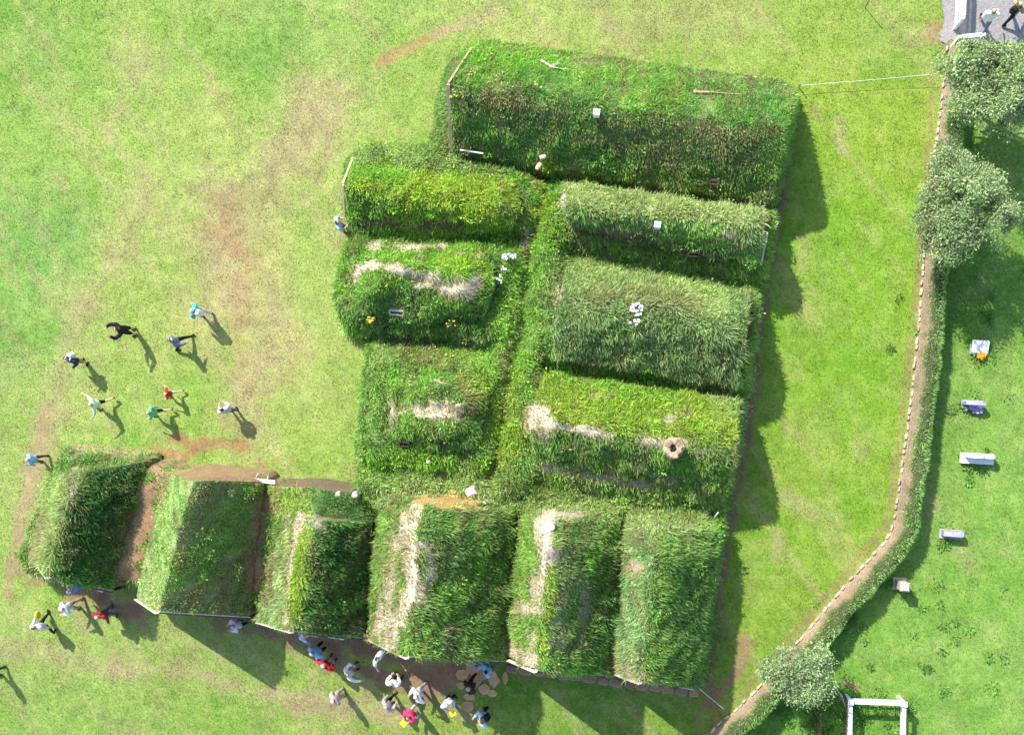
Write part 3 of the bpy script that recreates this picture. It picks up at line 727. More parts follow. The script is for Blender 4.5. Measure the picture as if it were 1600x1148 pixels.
# worn, bare and dry marks in the lawn: (tint, half width px, strength, polyline)
DRY = np.array((.33, .265, .135)); BROWN = np.array((.235, .15, .085)); REDS = np.array((.28, .15, .075)); PALE = np.array((.33, .30, .15))
WORN = [
 (REDS*1.2, 8, .65, [(585, 100), (640, 75), (700, 48), (725, 40)]), (DRY, 14, .6, [(690, 50), (780, 20)]),
 (DRY, 45, .5, [(500, 150), (470, 230), (400, 310), (350, 380), (375, 470), (420, 560)]), (DRY, 30, .5, [(330, 290), (360, 400), (350, 480)]), (REDS, 22, .22, [(350, 330), (385, 420), (370, 520), (385, 600)]), (DRY, 20, .4, [(230, 280), (180, 400), (110, 520), (80, 640)]), (DRY, 14, .35, [(330, 560), (390, 620), (400, 690)]), (DRY, 28, .55, [(400, 560), (370, 640)]), (DRY, 30, .45, [(500, 190), (440, 250)]), (DRY, 30, .4, [(220, 80), (210, 110)]),
 (DRY, 18, .4, [(180, 180), (170, 210)]), (REDS, 16, .3, [(330, 350), (400, 420)]), (DRY, 22, .45, [(480, 540), (440, 500)]),
 (BROWN*1.15, 8, .75, [(75, 640), (55, 720), (38, 790), (22, 860), (10, 930)]), (DRY, 22, .5, [(80, 640), (50, 760), (25, 860)]), (BROWN, 12, .8, [(30, 870), (60, 905)]),
 (REDS, 9, .8, [(270, 690), (330, 692), (380, 700)]), (REDS, 12, .85, [(245, 705), (290, 712)]), (BROWN, 7, .9, [(405, 720), (420, 745)]), (BROWN, 6, .7, [(440, 752), (560, 765)]), (BROWN, 5, .6, [(555, 690), (558, 760)]),
 (PALE, 7, .8, [(120, 700), (180, 705), (240, 712)]),
 (BROWN, 20, 1.0, [(110, 910), (160, 935), (210, 955)]), (BROWN, 10, .7, [(195, 960), (225, 975)]), (DRY, 9, .5, [(120, 965), (135, 985)]),
 (DRY, 16, .5, [(0, 1010), (110, 1030), (180, 1045)]), (DRY, 14, .55, [(180, 1045), (300, 1050), (400, 1085), (500, 1100), (620, 1115)]),
 (BROWN, 26, 1.0, [(440, 985), (540, 1005), (620, 1030), (700, 1050)]), (BROWN, 18, .9, [(500, 1025), (600, 1060), (690, 1075)]), (BROWN, 18, .75, [(690, 1035), (740, 1060)]), (BROWN, 10, .7, [(340, 975), (430, 985)]),
 (BROWN, 18, .85, [(560, 1045), (640, 1078), (710, 1066)]), (DRY, 16, .6, [(430, 1090), (520, 1110), (640, 1120)]), (DRY, 8, .4, [(330, 1010), (345, 1025)]), (BROWN, 9, .7, [(590, 1010), (660, 1030), (760, 1040)]), (DRY, 10, .5, [(700, 1110), (740, 1130)]), (BROWN, 9, .7, [(600, 1105), (640, 1120)]),
 (BROWN, 10, .9, [(1232, 175), (1222, 270), (1208, 370), (1195, 450), (1182, 530), (1170, 630), (1155, 720), (1138, 800), (1126, 880), (1112, 980), (1100, 1070)]),
 (BROWN*1.05, 9, .8, [(1168, 1000), (1150, 1050), (1112, 1100)]), (BROWN, 8, .7, [(1110, 1080), (1090, 1130)]),
 (DRY, 14, .45, [(1230, 780), (1270, 800)]), (DRY, 10, .4, [(1215, 840), (1215, 870)]), (DRY, 12, .35, [(1255, 370), (1250, 410)]), (PALE, 8, .5, [(1310, 190), (1315, 230)]), (DRY, 10, .35, [(1335, 690), (1345, 710)]),
 (BROWN, 16, .7, [(1460, 45), (1480, 55)]), (DRY, 14, .5, [(1430, 50), (1450, 60)]), (DRY, 40, .35, [(950, 40), (1150, 20)]), (DRY, 8, .5, [(860, 92), (1000, 105), (1200, 128)]),
 (BROWN, 5, .6, [(1456, 150), (1450, 250), (1440, 350), (1432, 460), (1417, 600), (1400, 720), (1386, 820), (1330, 885), (1250, 980), (1170, 1072), (1100, 1140)]),
 (DRY, 12, .4, [(1450, 770), (1460, 800)]), (DRY, 14, .3, [(1505, 860), (1510, 875)]), (DRY, 6, .4, [(1335, 1070), (1345, 1075)]), (BROWN, 5, .7, [(1325, 1068), (1345, 1075)]),
 (BROWN, 10, .5, [(545, 345), (540, 370)]), (PALE, 5, .8, [(545, 378), (531, 440), (528, 480), (535, 520)]), (PALE, 4, .8, [(571, 600), (565, 660)]), (DRY, 5, .5, [(563, 660), (558, 760)]), (BROWN, 5, .5, [(538, 300), (540, 345)]),
]
def lawn_tint(P):
    u, v = PX(P)
    w = np.zeros(len(P)); c = np.zeros((len(P), 3))
    wu = u+(fbm(P[:, 0]*.25, P[:, 1]*.25)-.5)*120; wv = v+(fbm(P[:, 0]*.25+50, P[:, 1]*.25+50)-.5)*120
    sideP = u-np.interp(v, [0, 100, 470, 700, 800, 860, 990, 1148], [1490, 1480, 1448, 1415, 1402, 1380, 1262, 1110])
    for a, b, t in ANCH:
        f_ = 1.2 if a < 900 and b < 1010 else 1.1; t = ((t[0]*1.0+.026 if a < 900 else t[0]*1.08+.022)*f_, t[1]*f_, (t[2]*.75+.008)*f_)  # red and blue offsets also paint a slight haze into the lawn
        sa = a-np.interp(b, [0, 100, 470, 700, 800, 860, 990, 1148], [1490, 1480, 1448, 1415, 1402, 1380, 1262, 1110])
        k = 1/((wu-a)**2+(wv-b)**2+1500)**1.6
        k = np.where(sideP*sa > 0, k, k*0.02)
        w += k; c += k[:, None]*np.array(t)
    c /= w[:, None]
    n1 = fbm(P[:, 0]*.55, P[:, 1]*.55); n2 = fbm(P[:, 0]*2.1+9, P[:, 1]*2.1, 5); n3 = fbm(P[:, 0]*1.0+70, P[:, 1]*1.0+20)
    rx, ry = P[:, 0]*.8+P[:, 1]*.6, P[:, 1]*.8-P[:, 0]*.6
    st_ = fbm(rx*1.4+5, ry*.22+8, 4); a = (sstep(.54, .7, st_)*.3*(sideP < 0))[:, None]; c = c*(1-a)+a*DRY*1.05
    a = sstep(.5, .68, n1)[:, None]*.5; c = c*(1-a)+a*c*np.array((.72, .92, .6))
    a = sstep(.52, .7, n3)[:, None]*.22; c = c*(1-a)+a*(c*.35+np.array((.30, .27, .12))*.65)
    a = sstep(.56, .75, n2)[:, None]*.2; c = c*(1-a)+a*(c*.4+DRY*.6)
    n4 = fbm(P[:, 0]*4.3+3, P[:, 1]*4.3+60, 3); c = c*(.84+.32*n4[:, None]); a = sstep(.52, .68, n4)[:, None]*.15; c = c*(1-a)+a*np.array((.30, .33, .10))
    bare = np.zeros(len(P))
    for t, hw, st, pl in WORN:
        d = seg_dist(u, v, pl)
        if d.min() > hw*2.5: continue
        e = d/hw+(n2-.5)*2.6+(n3-.5)*1.0
        k = st*(1-sstep(.35, 1.5, e))
        c = c*(1-k[:, None])+k[:, None]*t*(0.8+0.4*n2[:, None])
        if t is BROWN or t is REDS or t.sum() < .62: bare = np.maximum(bare, k)
    return c*(0.86+0.28*n2[:, None]), bare

xs = np.concatenate([[-2500, -600, -150, -60, -40], np.arange(-31, 21, 0.11), [30, 45, 90, 300, 1500]])
ys = np.concatenate([[-2500, -600, -150, -60, -30], np.arange(-15.5, 20, 0.11), [28, 45, 90, 300, 1500]])
X, Y = np.meshgrid(xs, ys, indexing='ij')
near = (np.abs(X+5) < 40) & (np.abs(Y-2) < 30)
Z = ground_z(X, Y)+np.where(near, (fbm(X*.5, Y*.5)-.5)*.10*np.where((X > 11) & (Y > 13.6), .1, 1)+(fbm(X*2.2, Y*2.2)-.5)*.05*np.where((X > 11) & (Y > 13.6), 0, 1), 0)
P = np.stack([X, Y, Z], -1); LC, LB = lawn_tint(np.stack([np.clip(X, -60, 45), np.clip(Y, -40, 45), 0*X], -1).reshape(-1, 3))
ed = np.clip(np.minimum.reduce([X+30.5, 20.3-X, Y+15.3, 19.6-Y])/1.5, 0, 1).reshape(-1, 1)
mb = MB(); mb.grid(P, 0, LC*ed+(1-ed)*np.array((.22, .31, .065)), flip=True)
tag(mb.build('ground', [M_GROUND]), kind='structure')
# short mown grass, one stuff object
msk = near & (X > -31) & (X < 20.5) & (Y > -15.4) & (Y < 19.9)
occ = np.zeros(X.shape, bool)
for qd in ROOFS:
    c = sum(qd)/4; occ |= inside(X, Y, [c+(p-c)*0.9 for p in qd])
dn = np.where(msk & ~occ, (1-0.93*LB.reshape(X.shape))*430, 0)
bp, bn, (bt,) = sample_grid(P, dn, [LC.reshape(*X.shape, 3)])
n = len(bp); L = rng.uniform(.035, .085, n)*(.45+1.1*fbm(bp[:, 0]*1.6, bp[:, 1]*1.6+31)); w = rng.uniform(.012, .026, n)
d = rng.normal(size=(n, 3))*.55; d[:, 2] = 1; d /= np.linalg.norm(d, axis=1)[:, None]
sd = np.cross(d, rng.normal(size=(n, 3))); sd /= np.linalg.norm(sd, axis=1)[:, None]
V = np.stack([bp-sd*w[:, None]/2, bp+sd*w[:, None]/2, bp+d*L[:, None]], 1)
i = np.arange(n)*3
cc = bt*(1.06+rng.normal(size=(n, 1))*.11).clip(.6, 1.6)
mb = MB(); mb.add(V.reshape(-1, 3), None, np.stack([i, i+1, i+2], 1), 0, np.repeat(cc[:, None], 3, 1).reshape(-1, 3))
wq = []
for gu, gv, r_, k_ in [(1250, 1120, 60, 40), (1300, 1130, 50, 30), (1370, 1125, 45, 30), (1310, 990, 40, 22), (1531, 552, 22, 6), (1520, 636, 24, 6), (1528, 726, 34, 8), (1487, 838, 24, 6), (1408, 918, 18, 5), (1329, 1098, 12, 5), (1413, 1102, 12, 5), (1480, 980, 110, 22), (1520, 480, 90, 16)]:
    for _ in range(k_): wq.append(W(gu+rng.normal()*r_*.6, gv+rng.normal()*r_*.6))
wq = np.array(wq); weeds(mb, wq-np.array([0, 0, .1]), np.tile([0, 0, 1.0], (len(wq), 1)), np.tile([.17, .36, .07], (len(wq), 1))*rng.uniform(.7, 1.3, (len(wq), 1)), 0)
tag(mb.build('grass', [M_BLADE]), 'short mown lawn grass around the turf houses', 'grass', kind='stuff')

# ------------------------------------------------------------------ gravel yard
mb = MB(); gp = [W(1466, 68), W(1474, 30), W(1482, -60), W(1800, -60), W(1800, 75), W(1530, 68), W(1490, 62)]
gp = [p+np.array([0, 0, .02]) for p in gp]
pp = []
for i in range(len(gp)):
    a, b = gp[i], gp[(i+1) % len(gp)]
    for k in range(8):
        p = lerp(a, b, k/8); p = p+np.array([rng.normal()*.06, rng.normal()*.06, 0]); pp.append(p)
from mathutils.geometry import tessellate_polygon
mb.add(pp, None, tessellate_polygon([[Vector(p) for p in pp]]))
tag(mb.build('gravel_path', [M_GRAVEL]), kind='structure')

# ------------------------------------------------------------------ turf churchyard wall
def smooth_line(pts, step=0.12, it=3):
    p = np.array(pts, float)
    for _ in range(it):
        q_ = [p[0]]
        for a, b in zip(p[:-1], p[1:]): q_ += [a*.75+b*.25, a*.25+b*.75]
        p = np.array(q_+[p[-1]])
    s = np.concatenate([[0], np.cumsum(np.linalg.norm(np.diff(p, axis=0), axis=1))])
    t = np.arange(0, s[-1], step)
    return np.stack([np.interp(t, s, p[:, k]) for k in range(p.shape[1])], 1)
WL = smooth_line([W(*p) for p in [(1481, 78), (1473, 150), (1459, 260), (1450, 350), (1442, 430), (1437, 500), (1427, 600), (1416, 690), (1404, 770), (1398, 815), (1386, 845), (1330, 905), (1262, 985), (1185, 1078), (1125, 1130), (1040, 1210)]])
tg = np.gradient(WL, axis=0); tg[:, 2] = 0; tg /= np.linalg.norm(tg, axis=1)[:, None]
rt = np.stack([-tg[:, 1], tg[:, 0], 0*tg[:, 0]], 1)          # to the churchyard side
if (rt[0] @ np.array([1.0, 0, 0])) < 0: rt = -rt
prof = [(-.12, 0), (-.05, .0), (0.06, .25), (.14, .55), (.22, .85), (.30, 1.02), (.42, 1.12), (.56, 1.16), (.70, 1.15), (.82, 1.08), (.92, .95), (1.0, .65), (1.06, .3), (1.1, -.05)]
gw = np.zeros((len(WL), len(prof), 3))
prof = [(o_*.66, h_*1.1) for o_, h_ in prof]
for j, (o_, h_) in enumerate(prof): gw[:, j] = WL+rt*o_; gw[:, j, 2] = ground_z(gw[:, j, 0], gw[:, j, 1])+h_
hh = np.array([p[1] for p in prof])[None, :]/1.28
s_ = np.arange(len(WL))*.12
gw[..., 2] += (fbm(gw[..., 0]*1.2, gw[..., 1]*1.2)-.5)*.3*hh+(fbm(gw[..., 0]*4, gw[..., 1]*4)-.5)*.12*hh
gw[..., 0] += (fbm(gw[..., 0]*1.5+gw[..., 2], gw[..., 1]*1.5)-.5)*.22*hh
oo = np.array([p[0] for p in prof])[None, :].repeat(len(WL), 0)
nz = fbm(gw[..., 0]*1.6, gw[..., 1]*1.6); nz2 = fbm(gw[..., 0]*5, gw[..., 1]*5)
cv = sstep(.24, .40, oo+.26*hh+(nz-.5)*.4)
colr = (np.array((.33, .245, .165))*(.75+.5*nz2)[..., None])*(1-cv[..., None])+cv[..., None]*np.array((.06, .075, .03))
gt = np.where((nz2 > .52)[..., None], G['sage'], G['mid'])*1.25
mb = MB(); mb.grid(gw, 0, colr, flip=False)
bp, bn, (bt,) = sample_grid(gw, cv*520+20, [gt])
blades(mb, bp, bn, bt, (.12, .27), (.014, .026), lean=.5)
wall_root = empty('turf_wall', tuple(WL[len(WL)//2])); tag(wall_root, 'long curving grass-topped churchyard wall with a pale stone edge', 'wall')
mb.build('wall_body', [M_TURF, M_BLADE], wall_root)
sc_ = MB(); k = 0; s = 0.0; tot = len(WL)*.12-.5
while s < tot:
    l = random.uniform(.17, .32); i = min(int((s+l/2)/.12), len(WL)-1)
    p = WL[i]+rt[i]*(-.05+random.uniform(-.025, .025))
    t_ = random.uniform(.6, 1.25)
    sc_.blob((p[0], p[1], ground_z(p[0], p[1])+.10), (l, random.uniform(.055, .085), .26), .06, 5, rz=math.atan2(tg[i][1], tg[i][0])+random.uniform(-.1, .1), seed=k, flat=.4, col=np.array((1.4, 1.3, 1.15))*t_)
    s += l+random.uniform(.04, .16); k += 1
    if random.random() < .06: s += .25
sc_.build('stone_course', [M_STONE], wall_root)
# straightened soil bank end by the gate
# ------------------------------------------------------------------ trees
def tree(label, uv_base, uv_crown, size, height, leaf, nclump, nleaf, seed, dead=None, group='willow trees along the churchyard wall'):
    g = np.random.default_rng(seed)
    base = W(*uv_base); crown = W(uv_crown[0], uv_crown[1], height*.62)
    root = empty('tree', tuple(base)); tag(root, label, 'tree', group)
    tr = MB(); top = lerp(base, crown, .75); top[2] = height*.5
    fork = lerp(base, crown, .15); fork[2] = height*.22
    tr.tube([base-np.array([0, 0, .1]), lerp(base, fork, .5)+np.array([.04, .03, 0]), fork, lerp(fork, top, .5), top], [.17, .14, .125, .09, .05], 9)
    # clumps through an uneven crown
    cl = []
    while len(cl) < nclump:
        d = g.normal(size=3); d /= np.linalg.norm(d); d[2] = abs(d[2])*1.0-.25*g.random()
        r = g.uniform(.45, 1.0)**.5
        lob = .86+.16*math.sin(3*math.atan2(d[1], d[0])+seed)+.10*math.sin(5*math.atan2(d[1], d[0])+seed*2)
        c = crown+d*r*lob*np.array([size[0]/2, size[1]/2, height*.36])
        cl.append((c, g.uniform(.14, .52)))
    for i, (c, r) in enumerate(cl):
        if i % 3 == 0:
            m_ = lerp(fork, c, .5)+g.normal(size=3)*.15
            tr.tube([lerp(fork, top, g.uniform(0, .8)), m_, lerp(m_, c, .9)], [.05, .03, .012], 6)
    tr.build('trunk', [M_BARK], root)
    P_ = []; S_ = []; Tn = []
    per = nleaf//nclump
    for c, r in cl:
        k = int(per*g.uniform(.6, 1.4)); d = g.normal(size=(k, 3)); d /= np.linalg.norm(d, axis=1)[:, None]
        rr = (g.random(k)**.5)[:, None]*r*np.array([1.0, 1.0, .75])
        P_.append(c+d*rr); Tn.append(np.tile(g.uniform(.72, 1.25), k)); S_.append(d)
    P_ = np.concatenate(P_); Tn = np.concatenate(Tn); n = len(P_); S_ = np.concatenate(S_)
    kp = P_[:, 2] > .5; P_ = P_[kp]; Tn = Tn[kp]; S_ = S_[kp]; n = len(P_)
    ax_ = S_*.6+g.normal(size=(n, 3))*.6; ax_ /= np.linalg.norm(ax_, axis=1)[:, None]
    sd = np.cross(ax_, g.normal(size=(n, 3))); sd /= np.linalg.norm(sd, axis=1)[:, None]
    L_ = g.uniform(.05, .15, n)[:, None]; w_ = L_*.42
    V = np.stack([P_, P_+ax_*L_*.5+sd*w_/2, P_+ax_*L_, P_+ax_*L_*.5-sd*w_/2], 1)
    i = np.arange(n)*4
    c = np.array(leaf)*Tn[:, None]*(.75+.5*fbm(P_[:, 0]*1.7, P_[:, 1]*1.7+P_[:, 2]))[:, None]*(1+g.normal(size=(n, 1))*.22).clip(.5, 1.6)
    s = (g.random(n) < .12)[:, None]; c = np.where(s, c*.5+np.array((.22, .24, .12))*.5, c)
    cr = MB(); cr.add(V.reshape(-1, 3), np.stack([i, i+1, i+2, i+3], 1), None, 0, np.repeat(c[:, None], 4, 1).reshape(-1, 3))
    cr.build('crown', [M_LEAF], root)
    return root
LF = (.31, .41, .17)
tree('wide bushy willow beside the gravel yard and white gate', (1516, 150), (1564, 134), (4.8, 3.6), 5.6, LF, 230, 42000, 1)
tree('grey-green willow leaning over the middle of the churchyard wall', (1468, 336), (1500, 322), (3.8, 4.5), 5.4, LF, 190, 34000, 2)
t3 = tree('small willow with a bare dead branch beside the wooden grave fence', (1236, 1040), (1248, 1050), (3.0, 2.6), 3.6, (.31, .41, .18), 110, 9500, 5)
dm = MB(); 
def zp(u, v, z): return tuple(W(u, v, z))
dm.tube([zp(1262, 1064, 1.3), zp(1290, 1066, 1.5), zp(1322, 1066, 1.6)], [.04, .03, .012], 6)
dm.tube([zp(1312, 1065, 1.6), zp(1319, 1073, 1.5)], [.018, .008], 5)
dm.tube([zp(1295, 1066, 1.5), zp(1306, 1074, 1.5), zp(1316, 1088, 1.4), zp(1321, 1104, 1.3)], [.035, .03, .02, .01], 6)
dm.tube([zp(1300, 1070, 1.5), zp(1301, 1080, 1.5), zp(1304, 1089, 1.4)], [.025, .02, .008], 5)
dm.build('dead_branch', [M_DEAD], t3)

# ------------------------------------------------------------------ gates and fences by the gravel yard
def picket(label, a, b, hgt, n, name='picket_gate', tilt=0.0):
    A_ = W(*a); B_ = W(*b); A_[2] = B_[2] = 0
    d = B_-A_; ln = np.linalg.norm(d); d /= ln; rz_ = math.atan2(d[1], d[0])
    root = empty(name, tuple(A_)); tag(root, label, 'gate')
    pm = MB()
    for i in range(n):
        p = lerp(A_, B_, (i+.5)/n); pm.box(p+np.array([0, 0, hgt/2+.08]), (ln/n*.55, .03, hgt), rz_, taper=.8)
    pm.build('pickets', [M_WHITE], root)
    nrm = np.array([-d[1], d[0], 0])*.035
    for z in (.3, hgt*.8):
        m_ = MB(); m_.beam(A_+nrm+np.array([0, 0, z]), B_+nrm+np.array([0, 0, z]), .04, .09); m_.build('rail', [M_WHITE], root)
    for p, s in ((A_, -1), (B_, 1)):
        m_ = MB(); m_.box(p+d*.08*s+np.array([0, 0, hgt*.55]), (.11, .11, hgt*1.15), rz_); m_.build('post', [M_WHITE], root)
    m_ = MB(); m_.beam(A_+np.array([0, 0, hgt+.1]), B_+np.array([0, 0, hgt+.1]), .16, .04); m_.build('top_rail', [M_WHITE], root)
    return root
picket('white picket fence panel casting a striped shadow on the gravel', (1491, 42), (1494, -30), 1.15, 16, 'picket_fence')
picket('white picket gate between the gravel and the end of the turf wall', (1490, 73), (1520, 70), 1.05, 9)
# ------------------------------------------------------------------ rope lines and stakes
def stake(label, u, v, h, r=.025, mat=None, lean=(0, 0)):
    p = W(u, v); m_ = MB(); n_ = 6
    m_.tube([p, p+np.array([lean[0]*.5, lean[1]*.5, h*.5]), p+np.array([lean[0], lean[1], h])], [r, r, r*.85], 7)
    o = m_.build('stake', [mat or M_WOODW], origin=p); return tag(o, label, 'stake')
def rope(label, a, b, sag=.05, r=.012):
    A_, B_ = W(*a), W(*b); pts = [lerp(A_, B_, t)-np.array([0, 0, sag*math.sin(math.pi*t)]) for t in np.linspace(0, 1, 16)]
    m_ = MB(); m_.tube(pts, r, 5); o = m_.build('rope', [M_ROPE], origin=A_); return tag(o, label, 'rope')
stake('short wooden stake at the corner of the long high house', 1248, 137, .55)
rope('pale rope stretched across the lawn to the churchyard wall', (1250, 134, .35), (1462, 116, .5), .04, .009)
rope('taut cord from the front row corner down to the turf wall', (1087, 1071, 1.2), (1132, 1108, .5), .02, .013)
stake('thin pole standing alone on the top lawn', 1352, 12, 1.15, .018, M_RUST)
stake('thin pale stick on the turf between two right rooms', 1146, 598, .1, .02, lean=(-.15, -.6))
stake('white stick lying where the last right room meets the front row', 1112, 814, 1.9, .03, M_WHITE, lean=(.12, .5))
# ------------------------------------------------------------------ lying pieces on the roofs
def zroof(h, u, v):
    """point of a roof surface seen at (u, v)"""
    Pg = h['P'].reshape(-1, 3); a, b = PX(Pg); k = np.argmin((a-u)**2+(b-v)**2); return Pg[k].copy()
def stone(label, p, size, seed, mat=None, rz=0, rough=.14, name='stone', flat=.25, cat='stone', group=None, col=None):
    m_ = MB(); m_.blob((0, 0, size[2]*.25), size, rough, 9, rz=rz, seed=seed, flat=flat, col=col)
    o = m_.build(name, [mat or M_STONE], origin=None); o.location = p; return tag(o, label, cat, group)
stone('pinkish block of rock behind the orange dry turf', W(737, 767, 2.6), (.42, .34, .35), 3, rz=.4, flat=.5, col=(1.4, 1.3, 1.2))
p = zroof(F5, 858, 826); stone('pale rock on the bare straw peak of a front house', p+np.array([0, 0, .02]), (.55, .42, .42), 8, rz=.8, flat=.35, col=(1.5, 1.4, 1.3))
stone('pale rock at the end of the lower back roof near the brown path', W(529, 772, 1.9), (.25, .25, .25), 12, col=(1.2, 1.2, 1.2))
stone('grey boulder in the turf where two front roofs meet', W(556, 772, 1.9), (.3, .28, .3), 13, col=(.9, .95, 1.0))
stone('white stone at the foot of the corner where someone looks round', W(548, 375, .25), (.32, .24, .3), 14, col=(1.6, 1.6, 1.6))
stone('upper of two pale stones beside the worn furrow under the long house', W(848, 246, 2.0), (.3, .2, .2), 15, col=(1.5, 1.4, 1.2), rz=.5)
stone('lower of two pale stones beside the worn furrow under the long house', W(842, 260, 2.0), (.28, .2, .2), 16, col=(1.4, 1.25, 1.0), rz=.9)
stone('small white stone in the green hollow below the overgrown left room', W(670, 721, 1.95), (.16, .13, .14), 17, col=(1.5, 1.5, 1.5))
stone('small pale stone standing on the lawn near the long house', W(1180, 122, 0), (.16, .12, .15), 18, col=(1.5, 1.5, 1.5))
# parts of the roofs: chimneys, skylights, planks
def child(parent, name, mbx, mats): return mbx.build(name, mats, parent)
def skylight(root, p, rz_, size=(.6, .35), tiltv=(0, 0, 1), fm=None):
    m_ = MB(); R3 = Vector((0, 0, 1)).rotation_difference(Vector(tiltv).normalized()).to_matrix() @ Matrix.Rotation(rz_, 3, 'Z')
    w, h = size
    R_ = np.array(R3)
    for dx, dy, sx, sy in ((0, h/2, w, .06), (0, -h/2, w, .06), (w/2, 0, .06, h-.06), (-w/2, 0, .06, h-.06)):
        m_.box(p+R_ @ np.array([dx, dy, .1]), (sx, sy, .22), R3=R3)
    o = m_.build('skylight', [fm or M_WOODD], root)
    g_ = MB(); g_.box(p+R_ @ np.array([0, 0, .12]), (w-.06, h-.06, .02), R3=R3); g_.build('pane', [M_GLASS], o)
def vent(root, p, s, h, mat, rz_=.1):
    m_ = MB(); t = s*.18
    for dx, dy, sx, sy in ((0, s/2-t/2, s, t), (0, -s/2+t/2, s, t), (s/2-t/2, 0, t, s-2*t), (-s/2+t/2, 0, t, s-2*t)):
        ca, sa = math.cos(rz_), math.sin(rz_)
        m_.box(p+np.array([dx*ca-dy*sa, dx*sa+dy*ca, h/2-.2]), (sx, sy, h+.4), rz_)
    o = m_.build('chimney', [mat], root)
    g_ = MB(); g_.box(p+np.array([0, 0, h+.03]), (s*1.12, s*1.0, .05), rz_); g_.build('chimney_cap', [mat], o)
vent(A, zroof(FA, 931, 178), .22, .38, M_WHITE, -.15)
vent(b1, zroof(B1, 1027, 352), .22, .4, M_WHITE, -.15)
def planks(root, name, h, pairs, mat=M_WOODW, lift=.1):
    m_ = MB()
    for a, b, w in pairs:
        pa = zroof(h, *a)+np.array([0, 0, lift]); pb = zroof(h, *b)+np.array([0, 0, lift]); m_.beam(pa, pb, w, .06)
    m_.build(name, [mat], root)
planks(A, 'hatch_frame', FA, [((848, 98), (862, 107), .07), ((862, 107), (886, 112), .04), ((870, 100), (864, 106), .12)], lift=.17)
planks(A, 'hatch_frame', FA, [((1086, 146), (1110, 146), .07), ((1110, 146), (1160, 151), .03), ((1085, 141), (1085, 147), .1)], M_WOODB, lift=.16)
planks(A, 'lightning_strip', FA, [((719, 240), (757, 246), .05)], M_WHITE, .3)
skylight(A, zroof(FA, 1116, 282)+np.array([0, 0, .06]), -.1, (.34, .16), (0, -.6, 1))
skylight(c2, zroof(C2, 622, 484)+np.array([0, 0, .04]), -.15, (.55, .2), (0, -.9, 1), M_WOODW)
skylight(c3, zroof(C3, 632, 690)+np.array([0, 0, .03]), -.1, (.4, .22), (0, -.9, 1))
skylight(b1, zroof(B1, 1082, 404)+np.array([0, 0, .02]), -.1, (.4, .2), (0, -1, 1))
# round stone chimney
pc = zroof(B3, 1050, 699); m_ = MB(); ring_ = []
for k in range(4):
    nn_ = 11
    for i in range(nn_):
        a = 2*math.pi*(i+.5*(k % 2))/nn_; r_ = .29-.02*k+random.uniform(-.03, .03)
        m_.blob(pc+np.array([r_*math.cos(a), r_*math.sin(a), .0+.15*k]), (random.uniform(.2, .3), random.uniform(.16, .26), .18), .2, 5, rz=a+random.uniform(1.2, 1.9), seed=k*20+i, flat=.35, col=np.array((.95, .8, .58))*random.uniform(.5, 1.2))
m_.tube([pc+np.array([0, 0, -.2]), pc+np.array([0, 0, .4])], [.2, .2], 12, mat=1)  # solid dark core paints the shade inside the chimney hole
co_ = m_.build('chimney', [M_STONE, M_EYE], b3)
# white plank at the back corner of the mown-roof house
m_ = MB(); m_.beam(W(389, 749, 1.7), W(430, 753, 1.7), .16, .05); m_.build('back_plank', [M_WOODP], f2)
m_ = MB(); m_.tube([W(400, 746, 1.5), W(403, 740, 1.4), W(409, 741, 1.3)], .03, 6); m_.tube([W(418, 748, 1.5), W(420, 742, .9)], .035, 6); m_.build('back_brackets', [M_WOODW], f2)
m_ = MB(); m_.tube([W(77, 762, 1.2), W(79, 790, 1.2)], .035, 6); m_.tube([W(79, 790, 1.2), W(62, 800, .8), W(50, 806, .3)], .03, 6)
tag(m_.build('wooden_prop', [M_WOODP], origin=W(77, 780)), 'pale wooden pole and prop leaning on the left side of the first house', 'wooden prop')

# ------------------------------------------------------------------ flowers
def flowers(label, cat, cen, rad, nf, col, size, hgt, group=None, stem=(.07, .16, .03), seed=0, name='flowering_plant'):
    g = np.random.default_rng(seed); fm = MB(); sm_ = MB()
    for i in range(nf):
        a = g.random()*6.28; r_ = math.sqrt(g.random())
        p = np.array([math.cos(a)*r_*rad[0], math.sin(a)*r_*rad[1], 0]); h = hgt*g.uniform(.7, 1.15)
        top = p*1.15+np.array([0, 0, h]); sm_.tube([p*.5+np.array([0, 0, -.1]), (p*.8+np.array([0, 0, h*.5])), top], [.008, .007, .005], 4)
        for k in range(5):
            b = k*1.2566+g.random(); d = np.array([math.cos(b), math.sin(b), .35]); s_ = np.array([-math.sin(b), math.cos(b), 0])
            z = size*g.uniform(.8, 1.2)
            fm.add([top, top+d*z*.6+s_*z*.4, top+d*z, top+d*z*.6-s_*z*.4], [(0, 1, 2, 3)], None, 0, np.array(col)*g.uniform(.85, 1.1))
        d = g.normal(size=3); d[2] = abs(d[2])*.5; d /= np.linalg.norm(d); s_ = np.cross(d, (0, 0, 1)); b0 = p*.7+np.array([0, 0, h*.3])
        sm_.add([b0, b0+d*.09+s_*.03, b0+d*.2, b0+d*.09-s_*.03], [(0, 1, 2, 3)], None, 0, np.array(stem))
    root = empty(name, tuple(cen)); tag(root, label, cat, group)
    o = sm_.build('stems', [M_BLADE], None); o.parent = root
    o = fm.build('blossoms', [M_PETAL], None); o.parent = root
    return root
WH = (.82, .80, .80); YE = (.75, .62, .03)
p = zroof(B2, 995, 488); flowers('dense clump of white blossom on the windswept roof ridge', 'flowering plant', p+np.array([0, .08, 0]), (.2, .2), 34, WH, .052, .4, seed=1)
p = zroof(B2, 994, 503); flowers('small lower tuft of white blossom on the windswept roof', 'flowering plant', p, (.16, .12), 9, WH, .05, .35, seed=2)
